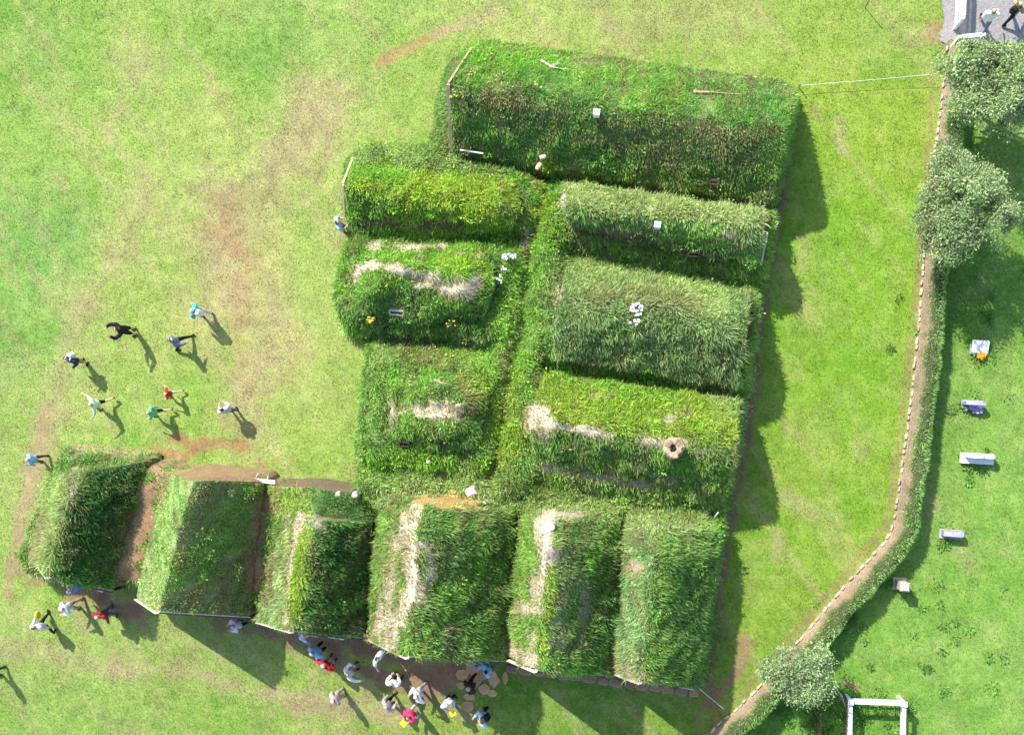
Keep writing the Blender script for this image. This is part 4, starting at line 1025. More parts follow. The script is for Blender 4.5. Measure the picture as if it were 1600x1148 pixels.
flowers('largest white flower clump near the top of the worn furrow', 'flowering plant', W(797, 402, 1.9), (.26, .12), 22, WH, .05, .35, seed=3)
flowers('small white flower tuft left of the furrow, middle one of three', 'flowering plant', W(788, 420, 1.9), (.1, .12), 5, WH, .045, .3, seed=4)
flowers('small white flower tuft left of the furrow, lowest of three', 'flowering plant', W(783, 437, 1.9), (.13, .14), 8, WH, .045, .3, seed=5)
flowers('yellow flower clump in the dark hollow of the straw-patched left room', 'flowering plant', W(583, 500, 1.9), (.14, .12), 13, YE, .038, .4, seed=6)
flowers('sparse yellow flowers in the grass below the straw patch', 'flowering plant', W(708, 506, 1.9), (.2, .15), 7, YE, .03, .35, seed=7)
for i, (u, v, n_, lb) in enumerate([(713, 148, 16, 'yellow flowers right behind the left gable peak of the long house'), (738, 115, 10, 'yellow flowers near the upper gable board of the long house'), (838, 138, 11, 'densest yellow flower tuft in the middle of the long roof'),
        (764, 82, 5, 'yellow flowers at the upper edge of the long roof'), (785, 125, 5, 'sparse yellow flowers halfway between gable and roof hatch'), (905, 122, 7, 'yellow flowers just right of the splintered roof hatch')]):
    flowers(lb, 'flowering plant', zroof(FA, u, v)+np.array([0, 0, .12]), (.2, .18), max(3, n_//2), YE, .032, .28, seed=20+i)

# ------------------------------------------------------------------ graves
def grave_root(name, label, u, v, group='gravestones in the churchyard'):
    p = W(u, v); r_ = empty(name, tuple(p), R(-3)); tag(r_, label, 'gravestone', group); return r_
def gpart(root, name, mbx, mat):
    o = mbx.build(name, [mat]); o.parent = root; return o
def slab(mbx, w, d, h, z=0, y=0, arch=0.0, x=0, n=10):
    """upright stone slab with a curved head"""
    xs_ = np.linspace(-w/2, w/2, n+1); top = h+arch*(1-(2*xs_/w)**2)
    V = []; 
    for yy in (-d/2, d/2):
        for a in xs_: V.append((x+a, y+yy, z))
        for a, t in zip(xs_, top): V.append((x+a, y+yy, z+t))
    m = n+1; Q = []
    for i in range(n):
        Q += [(i, i+1, m+i+1, m+i), (2*m+i+1, 2*m+i, 3*m+i, 3*m+i+1), (m+i, m+i+1, 3*m+i+1, 3*m+i), (i+1, i, 2*m+i, 2*m+i+1)]
    Q += [(0, m, 3*m, 2*m), (m-1, 3*m-1, 4*m-1, 2*m-1)]
    mbx.add(V, Q)
g1 = grave_root('gravestone', 'tilted white gravestone with orange flowers in front', 1529, 546)
m_ = MB(); m_.box((0, .10, .2), (.62, .10, .5), R3=Matrix.Rotation(R(-66), 3, 'X')); gpart(g1, 'slab', m_, M_MARBLE)
m_ = MB(); m_.box((0, .0, .05), (.7, .38, .1), 0); gpart(g1, 'plinth', m_, M_GRANITE)
flowers('orange and yellow flowers at the foot of the white gravestone', 'flowers', W(1531, 557), (.12, .1), 16, (.85, .36, .03), .07, .22, seed=31, name='flower_bunch')
g2 = grave_root('gravestone', 'narrow grey gravestone with purple and white flowers in front', 1518, 631)
m_ = MB(); slab(m_, .72, .13, .55, .06, .02, .05); gpart(g2, 'slab', m_, M_GRANITE)
m_ = MB(); m_.box((0, .0, .04), (.8, .3, .08)); gpart(g2, 'plinth', m_, M_GRANITE)
flowers('purple, pink and white flowers against the narrow grey gravestone', 'flowers', W(1520, 638), (.26, .14), 26, (.42, .33, .62), .08, .26, seed=32, name='flower_bunch')
flowers('white blossoms among the purple flowers of the grey gravestone', 'flowers', W(1525, 634), (.2, .1), 10, WH, .075, .3, seed=33, name='flower_bunch')
g3 = grave_root('gravestone', 'broad pale double gravestone on a long plinth', 1525, 716)
m_ = MB(); m_.box((0, 0, .11), (1.22, .42, .22), taper=.97); gpart(g3, 'plinth', m_, M_MARBLE)
m_ = MB(); slab(m_, .62, .14, .42, .215, .1, .2, -.18); gpart(g3, 'headstone', m_, M_MARBLE)
m_ = MB(); slab(m_, .42, .14, .34, .215, .1, .16, .355); gpart(g3, 'headstone', m_, M_MARBLE)
g4 = grave_root('gravestone', 'small grey gravestone lower down, near the bend of the wall', 1485, 832)
m_ = MB(); slab(m_, .74, .2, .5, .0, 0, .05); gpart(g4, 'slab', m_, M_GRANITE)
m_ = MB(); m_.box((0, -.05, .035), (.86, .36, .07)); gpart(g4, 'plinth', m_, M_GRANITE)
g5 = grave_root('gravestone', 'slim rosy stone pillar casting a long thin shadow', 1405, 911)
m_ = MB(); m_.box((0, 0, .5), (.34, .32, .95), taper=.9); gpart(g5, 'pillar', m_, M_PINKST)
m_ = MB(); m_.box((0, 0, 1.0), (.37, .35, .08), taper=.7); gpart(g5, 'cap', m_, M_PINKST)
m_ = MB(); m_.box((0, 0, .03), (.5, .48, .08)); gpart(g5, 'plinth', m_, M_PINKST)
# wooden fence round a grave
zt = .95
gf = empty('grave_fence', tuple(W(1370, 1130))); tag(gf, 'flaking white wooden rail fence around a grave', 'fence')
c_ = [W(1329, 1096, zt), W(1413, 1099, zt), W(1411, 1190, zt), W(1328, 1190, zt)]
for p in c_:
    zg = ground_z(p[0], p[1]); m_ = MB(); m_.box((p[0], p[1], (zt+zg)/2), (.13, .13, zt-zg+.06), -.03); po = m_.build('post', [M_GREYW], gf)
    m_ = MB(); m_.box((p[0], p[1], zt+.07), (.2, .2, .07), -.03); m_.build('post_cap', [M_GREYW], po)
for a, b in ((0, 1), (1, 2), (2, 3), (3, 0)):
    for zz, w_ in ((0, .15), (-.45, .05)):
        d = (c_[b]-c_[a])/np.linalg.norm(c_[b]-c_[a]); A_ = c_[a]+d*.07+np.array([0, 0, zz-.02]); B_ = c_[b]-d*.07+np.array([0, 0, zz-.02])
        m_ = MB(); m_.beam(A_, B_, w_, .06); m_.build('rail', [M_GREYW], gf)
ir = empty('iron_railing', tuple(W(1300, 1125))); tag(ir, 'thin rusty iron railing around a grave under the small willow', 'railing')
zi = .7; c_ = [W(1284, 1092, zi), W(1324, 1093, zi), W(1321, 1190, zi), W(1279, 1190, zi)]
for a, b in ((0, 1), (1, 2), (2, 3), (3, 0)):
    for zz in (0, -.45):
        m_ = MB(); m_.tube([c_[a]+np.array([0, 0, zz]), c_[b]+np.array([0, 0, zz])], .018, 6); m_.build('rail', [M_RUST], ir)
    for t in np.linspace(0, 1, 4)[:-1]:
        p = lerp(c_[a], c_[b], t); m_ = MB(); m_.tube([(p[0], p[1], ground_z(p[0], p[1])-.05), p+np.array([0, 0, .06])], .022, 6); m_.build('post', [M_RUST], ir)

# ------------------------------------------------------------------ flagstones
fl = [(722, 1053, .55, .42), (738, 1043, .6, .5), (757, 1050, .7, .55), (744, 1062, .5, .5), (772, 1062, .5, .45), (720, 1070, .35, .3), (733, 1088, .5, .3), (731, 1102, .6, .42), (757, 1075, .5, .45), (769, 1082, .42, .3), (772, 1060, .3, .7), (790, 1058, .25, .5)]
for i, (u, v, a, b) in enumerate(fl):
    p = W(u, v); m_ = MB(); g = np.random.default_rng(100+i); n_ = 9; an = np.sort(g.random(n_)*6.28+np.arange(n_)*.0); an = np.arange(n_)*6.283/n_+g.normal(size=n_)*.15
    r_ = g.uniform(.85, 1.1, n_); V = [(math.cos(x)*a/2*q_, math.sin(x)*b/2*q_, .075) for x, q_ in zip(an, r_)]; V2 = [(x*1.06, y*1.06, -.05) for x, y, z in V]
    m_.add(V+V2+[(0, 0, .08)], [(k, n_+k, n_+(k+1) % n_, (k+1) % n_) for k in range(n_)], [(2*n_, k, (k+1) % n_) for k in range(n_)], col=np.ones(3)*g.uniform(.85, 1.2))
    o = m_.build('flagstone', [M_FLAG]); o.location = (p[0], p[1], p[2]+.0); tag(o, 'flat brown flagstone set in the shaded grass before the front row', 'flagstone', 'flagstones before the front row')
for i, t in enumerate(np.linspace(0, 1, 15)):
    u = 800+t*285; v = 1044+t*38; p = W(u, v); m_ = MB(); g = np.random.default_rng(200+i)
    m_.blob((0, 0, .0), (g.uniform(.4, .62), g.uniform(.26, .38), .2), .08, 6, rz=g.normal()*.1-.13, seed=i, flat=.45, col=np.array((.95, .72, .52))*g.uniform(.55, .85))
    o = m_.build('kerb_stone', [M_STONE]); o.location = p; tag(o, 'flat stone in the row along the foot of the right front houses', 'kerb stone', 'kerb stones along the front row')

# ------------------------------------------------------------------ people
C_ = dict(white=(.78, .78, .78), offw=(.66, .64, .60), grey=(.40, .40, .40), black=(.018, .018, .02), navy=(.03, .045, .09), teal=(.06, .38, .34), green=(.16, .50, .25), pgreen=(.55, .72, .45),
          red=(.55, .03, .03), dred=(.28, .035, .04), pink=(.72, .05, .14), lilac=(.58, .52, .64), lblue=(.42, .58, .80), sky=(.25, .48, .78), blue=(.12, .22, .42), jeans=(.09, .15, .26), beige=(.58, .45, .36),
          brown=(.14, .08, .045), dbrown=(.05, .03, .02), khaki=(.33, .26, .17), yellow=(.78, .62, .04), tan=(.48, .36, .22), blond=(.62, .52, .32), slate=(.16, .19, .26), whiteh=(.70, .69, .66))
def nrm(v): v = np.array(v, float); return v/np.linalg.norm(v)
class Fig:
    def __init__(s): s.v = []; s.r = []; s.e = []; s.roots = []; s.bone = []
    def vert(s, p, r, parent=None, tg_=None):
        s.v.append(np.array(p, float)); s.r.append(r); i = len(s.v)-1
        if parent is None: s.roots.append(i)
        else: s.e.append((parent, i)); s.bone.append((parent, i, tg_))
        return i
def figure(legs, arms, lean=0.0, head=(0, 0)):
    """legs: (thigh, knee) pairs, arms: (raise, out, bend, inward) pairs, degrees; faces +y"""
    f = Fig(); ca, sa = math.cos(R(lean)), math.sin(R(lean))
    def B(x, y, z): z2 = z-.95; return np.array([x, y*ca+z2*sa, .95+z2*ca-y*sa])
    pel = f.vert(B(0, 0, .95), .14); wa = f.vert(B(0, .005, 1.10), .138, pel, 'torso'); ch = f.vert(B(0, .01, 1.28), .15, wa, 'torso'); nb = f.vert(B(0, 0, 1.43), .075, ch, 'torso')
    nk = f.vert(B(0, .012, 1.50), .052, nb, 'neck'); hy, hz = head
    f.vert(B(hz*.06, .03+hy*.05, 1.585), .084, nk, 'head'); ht = f.vert(B(hz*.10, .025+hy*.09, 1.655), .082, len(f.v)-1, 'head')
    for s, (th, kn) in zip((-1, 1), legs):
        hip = f.vert(B(s*.085, 0, .90), .098, pel, 'pelvis'); d = nrm((s*.05, math.sin(R(th)), -math.cos(R(th)))); k_ = f.v[hip]+d*.43
        mi = f.vert(f.v[hip]+d*.2, .085, hip, 'thigh'); kn_ = f.vert(k_, .058, mi, 'thigh'); d2 = nrm((s*.02, math.sin(R(th-kn)), -math.cos(R(th-kn))))
        cf = f.vert(k_+d2*.14, .055, kn_, 'shin'); an = f.vert(k_+d2*.40, .038, cf, 'shin')
        fa = R(th-kn)*.6; fd = np.array([s*.12, math.cos(fa), math.sin(fa)])
        he = f.vert(f.v[an]+np.array([0, -.03, -.045]), .036, an, 'foot'); f.vert(f.v[an]+fd*.10+np.array([0, 0, -.05]), .042, he, 'foot'); f.vert(f.v[an]+fd*.18+np.array([0, 0, -.058]), .03, len(f.v)-1, 'foot')
    hands = []
    for s, (rs, ot, bd, inw) in zip((-1, 1), arms):
        cl = f.vert(B(s*.10, 0, 1.40), .075, ch, 'torso'); sh_ = f.vert(B(s*.195, 0, 1.385), .07, cl, 'arm')
        d = nrm((s*math.sin(R(ot)), math.sin(R(rs))*math.cos(R(ot)), -math.cos(R(rs))*math.cos(R(ot)))); e_ = f.v[sh_]+d*.29
        mu = f.vert(f.v[sh_]+d*.14, .056, sh_, 'arm'); el = f.vert(e_, .046, mu, 'arm')
        d2 = nrm((s*math.sin(R(ot-inw)), math.sin(R(rs+bd))*math.cos(R(ot*.5)), -math.cos(R(rs+bd))*math.cos(R(ot*.5))))
        fm_ = f.vert(e_+d2*.09, .040, el, 'fore'); wr_ = f.vert(e_+d2*.245, .027, fm_, 'fore')
        sd_ = np.cross(d2, (0, 0, 1)); sd_ = nrm(sd_ if np.linalg.norm(sd_) > .2 else np.array([0, 1., 0])); up_ = np.cross(sd_, d2)
        p1 = f.vert(e_+d2*.29, .034, wr_, 'hand'); f.vert(e_+d2*.33, .032, p1, 'hand'); hands.append(e_+d2*.36)
        pb = e_+d2*.325
        for k_, ln_ in zip((-1.5, -.5, .5, 1.5), (.070, .082, .088, .066)):       # four fingers, then the thumb
            a = f.vert(pb+sd_*k_*.019, .0095, None); b = f.vert(pb+sd_*k_*.021+d2*ln_*.5-up_*.006, .009, a, 'hand'); f.vert(pb+sd_*k_*.021+d2*ln_*.92-up_*.026, .0075, b, 'hand')
        a = f.vert(e_+d2*.275+sd_*s*.022, .0105, None); b = f.vert(e_+d2*.305+sd_*s*.045-up_*.008, .010, a, 'hand'); f.vert(e_+d2*.345+sd_*s*.052-up_*.015, .0085, b, 'hand')
    f.v = np.array(f.v); f.hands = hands; f.headpt = f.v[6].copy(); f.headlow = f.v[5].copy(); f.nb = f.v[3].copy(); f.ch = f.v[2].copy(); f.lean = lean
    dz = -(f.v[:, 2].min()-.03); f.v[:, 2] += dz
    for nme in ('headpt', 'headlow', 'nb', 'ch'): getattr(f, nme)[2] += dz
    f.hands = [h+np.array([0, 0, dz]) for h in hands]
    return f
STAND = ((3, 3), (-3, 2)); WALK = ((24, 6), (-18, 12)); WIDE = ((30, 8), (-26, 14)); RUN = ((34, 30), (-22, 55)); SMALL = ((12, 6), (-10, 8))
DOWN = (5, 10, 12, 4); HOLD = (16, 14, 80, 48); CAM_ = (70, 22, 70, 50); SWF = (24, 8, 30, 8); SWB = (-20, 8, 12, 4); OUT = (18, 42, 25, 10); UPF = (112, 22, 50, 50); UPO = (35, 50, 45, 20); HIPS = (-8, 38, 70, 70)
PEOPLE = [  # feet px, facing deg, height, legs, arms, lean, body colours, extras, label
 dict(at=(324, 491), fc=160, h=1.74, legs=SMALL, arms=(DOWN, SWF), sh='teal', tr='offw', hair='whiteh', sl=1, lb='white-haired person in a teal top and light trousers walking across the left lawn', pack='white'),
 dict(at=(212, 518), fc=205, h=1.82, legs=STAND, arms=(UPF, UPF), sh='black', tr='black', hair='dbrown', sl=1, shorts=1, lb='person in black with both arms raised to take a picture'),
 dict(at=(290, 536), fc=28, h=1.74, legs=WIDE, arms=(SWB, SWF), sh='slate', tr='black', hair='dbrown', sl=1, lb='dark-haired person in a slate top and black trousers striding on the lawn'),
 dict(at=(134, 564), fc=250, h=1.72, legs=STAND, arms=(HOLD, DOWN), sh='navy', tr='khaki', hair='brown', sl=1, shorts=1, lb='person in a navy jacket and khaki shorts with a white collar', pack='offw'),
 dict(at=(167, 632), fc=200, h=1.6, legs=RUN, arms=(UPO, (60, 60, 20, 10)), sh='pgreen', tr='black', hair='blond', sl=0, shorts=1, lb='running person in a pale green top with arms flung wide'),
 dict(at=(255, 645), fc=185, h=1.6, legs=RUN, arms=(SWF, SWB), sh='green', tr='navy', hair='tan', sl=0, shorts=1, lb='runner in a bright green shirt and dark shorts'),
 dict(at=(276, 616), fc=190, h=1.25, legs=RUN, arms=(SWF, OUT), sh='red', tr='white', hair='blond', sl=0, shorts=1, lb='blond child in a red top running on the lawn'),
 dict(at=(367, 641), fc=120, h=1.62, legs=STAND, arms=(HOLD, HOLD), sh='lilac', tr='jeans', hair='dbrown', sl=1, lb='dark-haired person in a lilac top and blue jeans standing alone'),
 dict(at=(71, 716), fc=190, h=1.5, legs=SMALL, arms=(DOWN, SWF), sh='sky', tr='brown', hair='blond', sl=0, lb='child in a light blue top on the worn left path'),
 dict(at=(127, 941), fc=215, h=1.72, legs=SMALL, arms=(HOLD, HOLD), sh='white', tr='tan', hair='whiteh', sl=1, lb='person in a white jacket near the left front corner of the houses'),
 dict(at=(180, 952), fc=265, h=1.75, legs=SMALL, arms=(SWF, HIPS), sh='dred', tr='jeans', hair='tan', sl=1, lb='person in a dark red jacket and jeans with elbows out', vest=1),
 dict(at=(82, 971), fc=95, h=1.72, legs=WIDE, arms=(SWF, SWB), sh='lilac', tr='black', hair='brown', sl=1, lb='person in black trousers and lilac top walking with a yellow bag', bag='yellow'),
 dict(at=(138, 913), fc=300, h=1.7, legs=STAND, arms=(DOWN, DOWN), sh='blue', tr='navy', hair='dbrown', sl=1, lb='person in dark blue standing in shade at the first gable'),
 dict(at=(5, 1047), fc=210, h=1.7, legs=SMALL, arms=(DOWN, DOWN), sh='grey', tr='navy', hair='dbrown', sl=1, lb='person cut off by the left edge of the picture'),
 dict(at=(385, 968), fc=200, h=1.66, legs=STAND, arms=(HOLD, HOLD), sh='lilac', tr='black', hair='grey', sl=1, lb='person in pale lilac in the shadow of the mown-roof house'),
 dict(at=(492, 981), fc=300, h=1.74, legs=STAND, arms=(DOWN, HOLD), sh='lblue', tr='navy', hair='grey', sl=1, lb='person in pale blue half hidden under the eave of a front house'),
 dict(at=(506, 1007), fc=230, h=1.78, legs=STAND, arms=(HIPS, DOWN), sh='sky', tr='black', hair='grey', sl=1, lb='person in a light blue shirt next to the one in red'),
 dict(at=(520, 1029), fc=60, h=1.72, legs=STAND, arms=(HIPS, HIPS), sh='red', tr='grey', hair='whiteh', sl=1, lb='white-haired person in a bright red jumper', lean=6),
 dict(at=(556, 1041), fc=30, h=1.7, legs=STAND, arms=(CAM_, OUT), sh='offw', tr='grey', hair='brown', sl=1, lb='brown-haired person in pale clothes stretching one arm sideways'),
 dict(at=(602, 1015), fc=330, h=1.75, legs=STAND, arms=(UPO, OUT), sh='white', tr='navy', hair='dbrown', sl=0, lb='dark-haired person in a white shirt spreading bare arms by the largest house'),
 dict(at=(624, 1057), fc=80, h=1.68, legs=STAND, arms=(HOLD, HOLD), sh='white', tr='black', hair='brown', sl=1, lb='brown-haired person in white seen from straight above, arms folded'),
 dict(at=(615, 1090), fc=35, h=1.7, legs=SMALL, arms=(DOWN, HOLD), sh='grey', tr='black', hair='tan', sl=1, lb='person in a light grey jacket and black trousers'),
 dict(at=(537, 1079), fc=215, h=1.75, legs=STAND, arms=(DOWN, DOWN), sh='beige', tr='offw', hair='whiteh', sl=1, coat=1, lb='person in a long beige coat standing apart with a long shadow'),
 dict(at=(663, 1072), fc=210, h=1.78, legs=SMALL, arms=(HIPS, HOLD), sh='white', tr='grey', hair='whiteh', sl=1, lb='person all in white with white hair, broadest of the group'),
 dict(at=(651, 1104), fc=230, h=1.66, legs=SMALL, arms=(HOLD, HOLD), sh='pink', tr='offw', hair='brown', sl=1, lb='person in a bright pink jumper reading a yellow leaflet', map=1),
 dict(at=(706, 1086), fc=300, h=1.66, legs=STAND, arms=(HOLD, HOLD), sh='lilac', tr='black', hair='whiteh', sl=1, lb='person in pale lilac holding a yellow leaflet at the shadow edge', map=1),
 dict(at=(742, 1060), fc=230, h=1.72, legs=SMALL, arms=(HOLD, DOWN), sh='dbrown', tr='black', hair='grey', sl=1, lb='person in dark brown on the flagstones in shade'),
 dict(at=(768, 1036), fc=200, h=1.72, legs=STAND, arms=(DOWN, HOLD), sh='sky', tr='blue', hair='dbrown', sl=1, lb='person in a light blue jacket in shade by the turf'),
 dict(at=(753, 1026), fc=90, h=1.72, legs=STAND, arms=(DOWN, DOWN), sh='blue', tr='navy', hair='dbrown', sl=1, lb='person in blue mostly hidden under the roof edge'),
 dict(at=(761, 1109), fc=200, h=1.72, legs=STAND, arms=(HIPS, HOLD), sh='lblue', tr='black', hair='brown', sl=1, lb='brown-haired person in a pale blue top and dark trousers below the flagstones', pack='black'),
 dict(at=(541, 359), fc=20, h=1.8, legs=STAND, arms=(HOLD, HOLD), sh='lblue', tr='slate', hair='dbrown', sl=0, lb='person in pale blue at the gable corner of the yellow-green room', lean=4),
 dict(at=(1533, 42), fc=75, h=1.78, legs=WALK, arms=(SWB, SWF), sh='white', tr='slate', hair='tan', sl=0, lb='person in a white top walking on the gravel beside the picket fence'),
 dict(at=(1573, 30), fc=40, h=1.7, legs=WALK, arms=(SWF, HOLD), sh='khaki', tr='black', hair='yellow', sl=1, lb='person with a yellow-green cap and dark backpack walking on the gravel', pack='black'),
]
figs = []
for i, p in enumerate(PEOPLE):
    f = figure(p['legs'], p['arms'], p.get('lean', 2)); me = bpy.data.meshes.new('person_skin')
    me.from_pydata([tuple(v) for v in f.v], f.e, []); o = bpy.data.objects.new('person_skin', me); COL.objects.link(o)
    md = o.modifiers.new('skin', 'SKIN'); md.use_smooth_shade = True; md.branch_smoothing = .3
    sv = me.skin_vertices[0].data
    for k, r_ in enumerate(f.r): sv[k].radius = (r_, r_); sv[k].use_root = k in f.roots
    ss = o.modifiers.new('sub', 'SUBSURF'); ss.levels = 1; ss.render_levels = 1
    figs.append((p, f, o))
dg = bpy.context.evaluated_depsgraph_get()
def seg_tag(C, f):
    best = np.full(len(C), 1e9); tgx = np.zeros(len(C), int); names = ['torso', 'neck', 'head', 'pelvis', 'thigh', 'shin', 'foot', 'arm', 'fore', 'hand']
    for a, b, t in f.bone:
        A_, B_ = f.v[a], f.v[b]; d = B_-A_; l2 = d@d+1e-9; u = np.clip(((C-A_)@d)/l2, 0, 1)
        dist = np.linalg.norm(C-A_-u[:, None]*d, axis=1)-(f.r[a]*(1-u)+f.r[b]*u); k = dist < best; best[k] = dist[k]; tgx[k] = names.index(t)
    return tgx, names
for p, f, o in figs:
    em = bpy.data.meshes.new_from_object(o.evaluated_get(dg)); V = np.empty(len(em.vertices)*3); em.vertices.foreach_get('co', V); V = V.reshape(-1, 3)
    Nn = np.empty(len(em.vertices)*3); em.vertices.foreach_get('normal', Nn); Nn = Nn.reshape(-1, 3)
    FQ = [list(pl.vertices) for pl in em.polygons]; bpy.data.objects.remove(o); bpy.data.meshes.remove(em)
    cen = np.array([V[q_].mean(0) for q_ in FQ]); tg_, nm = seg_tag(cen, f); tv, _ = seg_tag(V, f)
    ix = {n_: i for i, n_ in enumerate(nm)}
    tr_ = np.isin(tv, [ix['torso'], ix['pelvis']]); ymid = f.ch[1]*.5; V[tr_, 1] = ymid+(V[tr_, 1]-ymid)*.86
    k = p['h']/1.735
    def sub(sel, off, name, mat, col, parent, extra=None):
        fs = [q_ for q_, s_ in zip(FQ, sel) if s_]
        if not fs: return None
        used = sorted({x for q_ in fs for x in q_}); mp = {x: i for i, x in enumerate(used)}
        VV = V[used]+Nn[used]*off
        if extra is not None: VV = extra(VV)
        m_ = MB(); m_.add(VV*k, [[mp[x] for x in q_] for q_ in fs if len(q_) == 4], [[mp[x] for x in q_] for q_ in fs if len(q_) == 3], 0, C_[col] if isinstance(col, str) else col, True)
        ob = m_.build(name, [mat]); ob.parent = parent; return ob
    foot = W(*p['at']); root = None
    bm_ = MB(); q4 = [q_ for q_ in FQ if len(q_) == 4]; q3 = [q_ for q_ in FQ if len(q_) == 3]
    bm_.add(V*k, q4, q3, 0, (1, 1, 1), True)
    hp = f.headlow+(f.headpt-f.headlow)*.45; 
    for s in (-1, 1):
        bm_.blob((hp+np.array([s*.032, .083, .0]))*k, (.026, .016, .018), 0, 4, mat=1)
        bm_.blob((hp+np.array([s*.088, .0, -.01]))*k, (.022, .045, .06), 0, 4, mat=0)
    bm_.add([tuple((hp+np.array(v))*k) for v in ((-.012, .082, .01), (.012, .082, .01), (.017, .086, -.035), (-.017, .086, -.035), (0, .108, -.03))], None, [(0, 1, 4), (1, 2, 4), (2, 3, 4), (3, 0, 4)], 0)
    bm_.blob((hp+np.array([0, .078, -.06]))*k, (.05, .02, .014), 0, 4, mat=2)
    body = bm_.build('person', [M_SKIN, M_EYE, M_LIP]); body.location = foot; body.rotation_euler = (0, 0, R(p['fc']-90)); tag(body, p['lb'], 'person', 'visitors around the turf houses')
    isin = lambda *n_: np.isin(tg_, [ix[x] for x in n_])
    hem = f.v[0][2]-.06
    if p.get('coat'):
        shirt = isin('torso', 'arm', 'fore') | (isin('pelvis', 'thigh'))
        sub(shirt, .028, 'coat', M_CLOTH, p['sh'], body); sub(isin('shin', 'thigh'), .012, 'trousers', M_CLOTH, p['tr'], body)
    else:
        shirt = isin('torso', 'arm') | (isin('pelvis') & (cen[:, 2] > hem))
        if p['sl']: shirt |= isin('fore')
        elif True: shirt &= ~(isin('arm') & (np.linalg.norm(cen-f.nb, axis=1) > .40))
        sub(shirt, .03, 'shirt', M_CLOTH, p['sh'], body)
        trs = isin('pelvis', 'thigh') | (isin('torso') & (cen[:, 2] < f.v[0][2]+.02))
        if not p.get('shorts'): trs |= isin('shin')
        sub(trs, .013, 'trousers' if not p.get('shorts') else 'shorts', M_CLOTH, p['tr'], body)
    for s in (-1, 1):
        ft = isin('foot') & (cen[:, 0]*s > 0)
        sub(ft, .010, 'shoe', M_CLOTH, 'dbrown', body)
    hs = isin('head') & ((cen[:, 2] > hp[2]+.045) | (cen[:, 1] < hp[1]-.01) & (cen[:, 2] > hp[2]-.09))
    sub(hs, .017, 'hair' if p['hair'] != 'yellow' else 'cap', M_HAIR, (.45, .5, .08) if p['hair'] == 'yellow' else p['hair'], body)
    if p.get('vest'):
        m_ = MB(); m_.blob((f.ch+np.array([0, -.13, .02]))*k, (.34, .12, .42), .05, 7, flat=.3, col=C_['dred']); ob = m_.build('hood', [M_CLOTH]); ob.parent = body
    if p.get('pattern'):
        m_ = MB()
        for j in range(14): m_.box((f.ch+np.array([rng.uniform(-.17, .17), rng.uniform(-.13, .13), rng.uniform(-.1, .2)]))*k, (.07, .06, .05), j, col=C_['white'])
        ob = m_.build('jacket_pattern', [M_CLOTH]); ob.parent = body
    Mw = Matrix.Translation(Vector(foot)) @ Matrix.Rotation(R(p['fc']-90), 4, 'Z')
    if p.get('pack'):
        m_ = MB(); m_.blob((0, 0, 0), (.30, .2, .44), .05, 8, flat=.35, col=C_[p['pack']]); m_.blob((0, -.1, -.06), (.2, .08, .2), .05, 6, flat=.35, col=C_[p['pack']])
        for s in (-1, 1): m_.tube([(s*.1, .07, .2), (s*.11, .2, .22), (s*.11, .27, .05), (s*.1, .1, -.14)], .018, 6, col=C_[p['pack']])
        ob = m_.build('backpack', [M_CLOTH]); ob.location = Mw @ Vector((f.ch+np.array([0, -.2, .03]))*k); ob.rotation_euler = (0, 0, R(p['fc']-90))
        tag(ob, {'white': 'pale backpack on the person in the teal top', 'offw': 'pale backpack on the person in the navy jacket', 'black': 'black backpack of the capped walker on the gravel' if p['hair'] == 'yellow' else 'black backpack of the brown-haired person below the flagstones'}[p['pack']], 'backpack')
    if p.get('bag'):
        m_ = MB(); m_.blob((0, 0, 0), (.12, .30, .34), .08, 7, flat=.35, col=C_['yellow']); m_.tube([(0, -.08, .15), (0, -.05, .26), (0, .05, .26), (0, .08, .15)], .01, 5, col=C_['yellow'])
        ob = m_.build('bag', [M_CLOTH]); ob.location = Mw @ Vector((f.hands[0]+np.array([-.05, 0, -.25]))*k); ob.rotation_euler = (0, 0, R(p['fc']-90)); tag(ob, 'yellow bag carried by the walker in black trousers', 'bag')
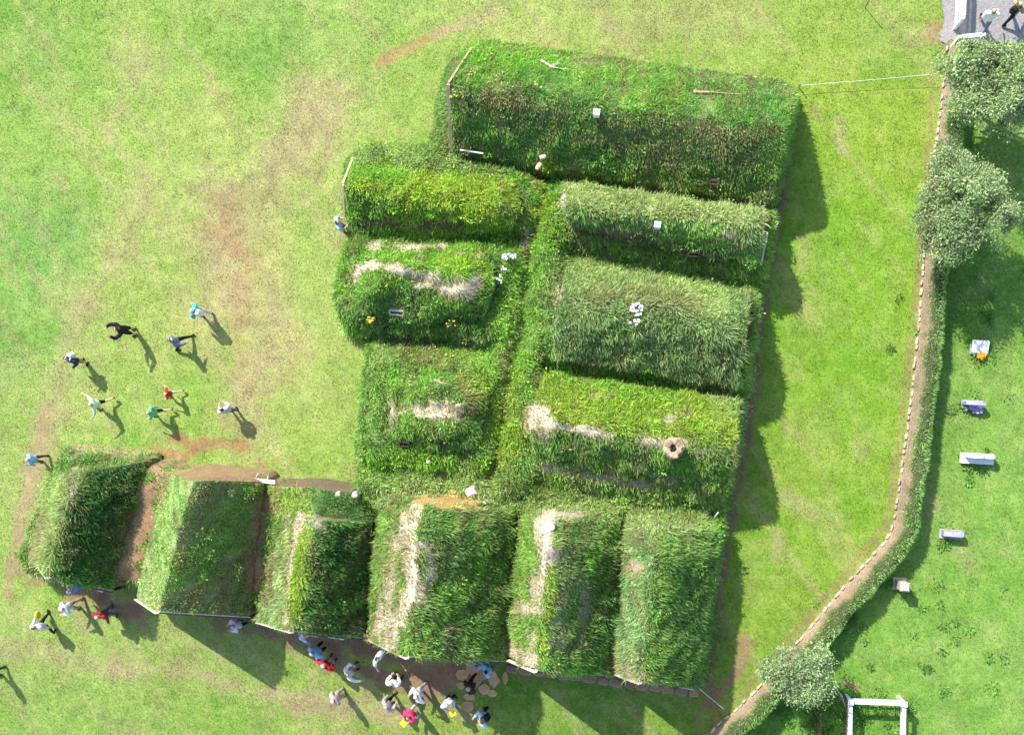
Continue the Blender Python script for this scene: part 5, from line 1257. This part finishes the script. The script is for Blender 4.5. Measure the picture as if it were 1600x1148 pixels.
    if p.get('map'):
        m_ = MB(); m_.box((-.06, 0, 0), (.12, .2, .006), R3=Matrix.Rotation(.2, 3, 'Y'), col=C_['yellow']); m_.box((.06, 0, 0), (.12, .2, .006), R3=Matrix.Rotation(-.2, 3, 'Y'), col=C_['yellow'])
        ob = m_.build('leaflet', [M_CLOTH]); ob.location = Mw @ Vector(((f.hands[0]+f.hands[1])/2+np.array([0, .09, .03]))*k); ob.rotation_euler = (0.3, 0, R(p['fc']-90))
        tag(ob, 'yellow leaflet in the hands of the person in bright pink' if p['sh'] == 'pink' else 'yellow leaflet in the hands of the person in pale lilac', 'leaflet')

# ------------------------------------------------------------------ light, world, camera
sh = np.array(W(248, 571))-np.array(W(214, 521)); az = math.atan2(sh[1], sh[0])   # shadows run this way
EL = 47.0
dirv = Vector((math.cos(az)*math.cos(R(EL)), math.sin(az)*math.cos(R(EL)), -math.sin(R(EL))))
sun = bpy.data.lights.new('sun', 'SUN'); sun.energy = 3.4; sun.angle = R(0.5); sun.color = (1.0, 0.96, 0.88)
so = bpy.data.objects.new('sun', sun); COL.objects.link(so); so.location = (-10, 15, 40)
so.rotation_euler = dirv.to_track_quat('-Z', 'Y').to_euler()
wd = bpy.data.worlds.new('World'); scene.world = wd; wd.use_nodes = True
nt = wd.node_tree; bg = nt.nodes['Background']
sky = nt.nodes.new('ShaderNodeTexSky'); sky.sky_type = 'NISHITA'; sky.sun_disc = False
sky.sun_elevation = R(EL); sky.sun_rotation = math.atan2(-dirv.x, -dirv.y)
nt.links.new(sky.outputs['Color'], bg.inputs['Color']); bg.inputs['Strength'].default_value = 0.15
cam = bpy.data.cameras.new('camera'); co = bpy.data.objects.new('camera', cam); COL.objects.link(co)
cam.sensor_fit = 'HORIZONTAL'; cam.sensor_width = 36; cam.lens = F_PX/1600*36; cam.clip_end = 6000; cam.clip_start = 0.5
co.location = (0, 0, H_CAM); co.rotation_mode = 'QUATERNION'; co.rotation_quaternion = q
scene.camera = co
vs = scene.view_settings; vs.view_transform = 'Standard'; vs.look = 'None'; vs.exposure = 1.17; vs.gamma = 1
scene.cycles.max_bounces = 5; scene.cycles.diffuse_bounces = 3; scene.cycles.transmission_bounces = 3
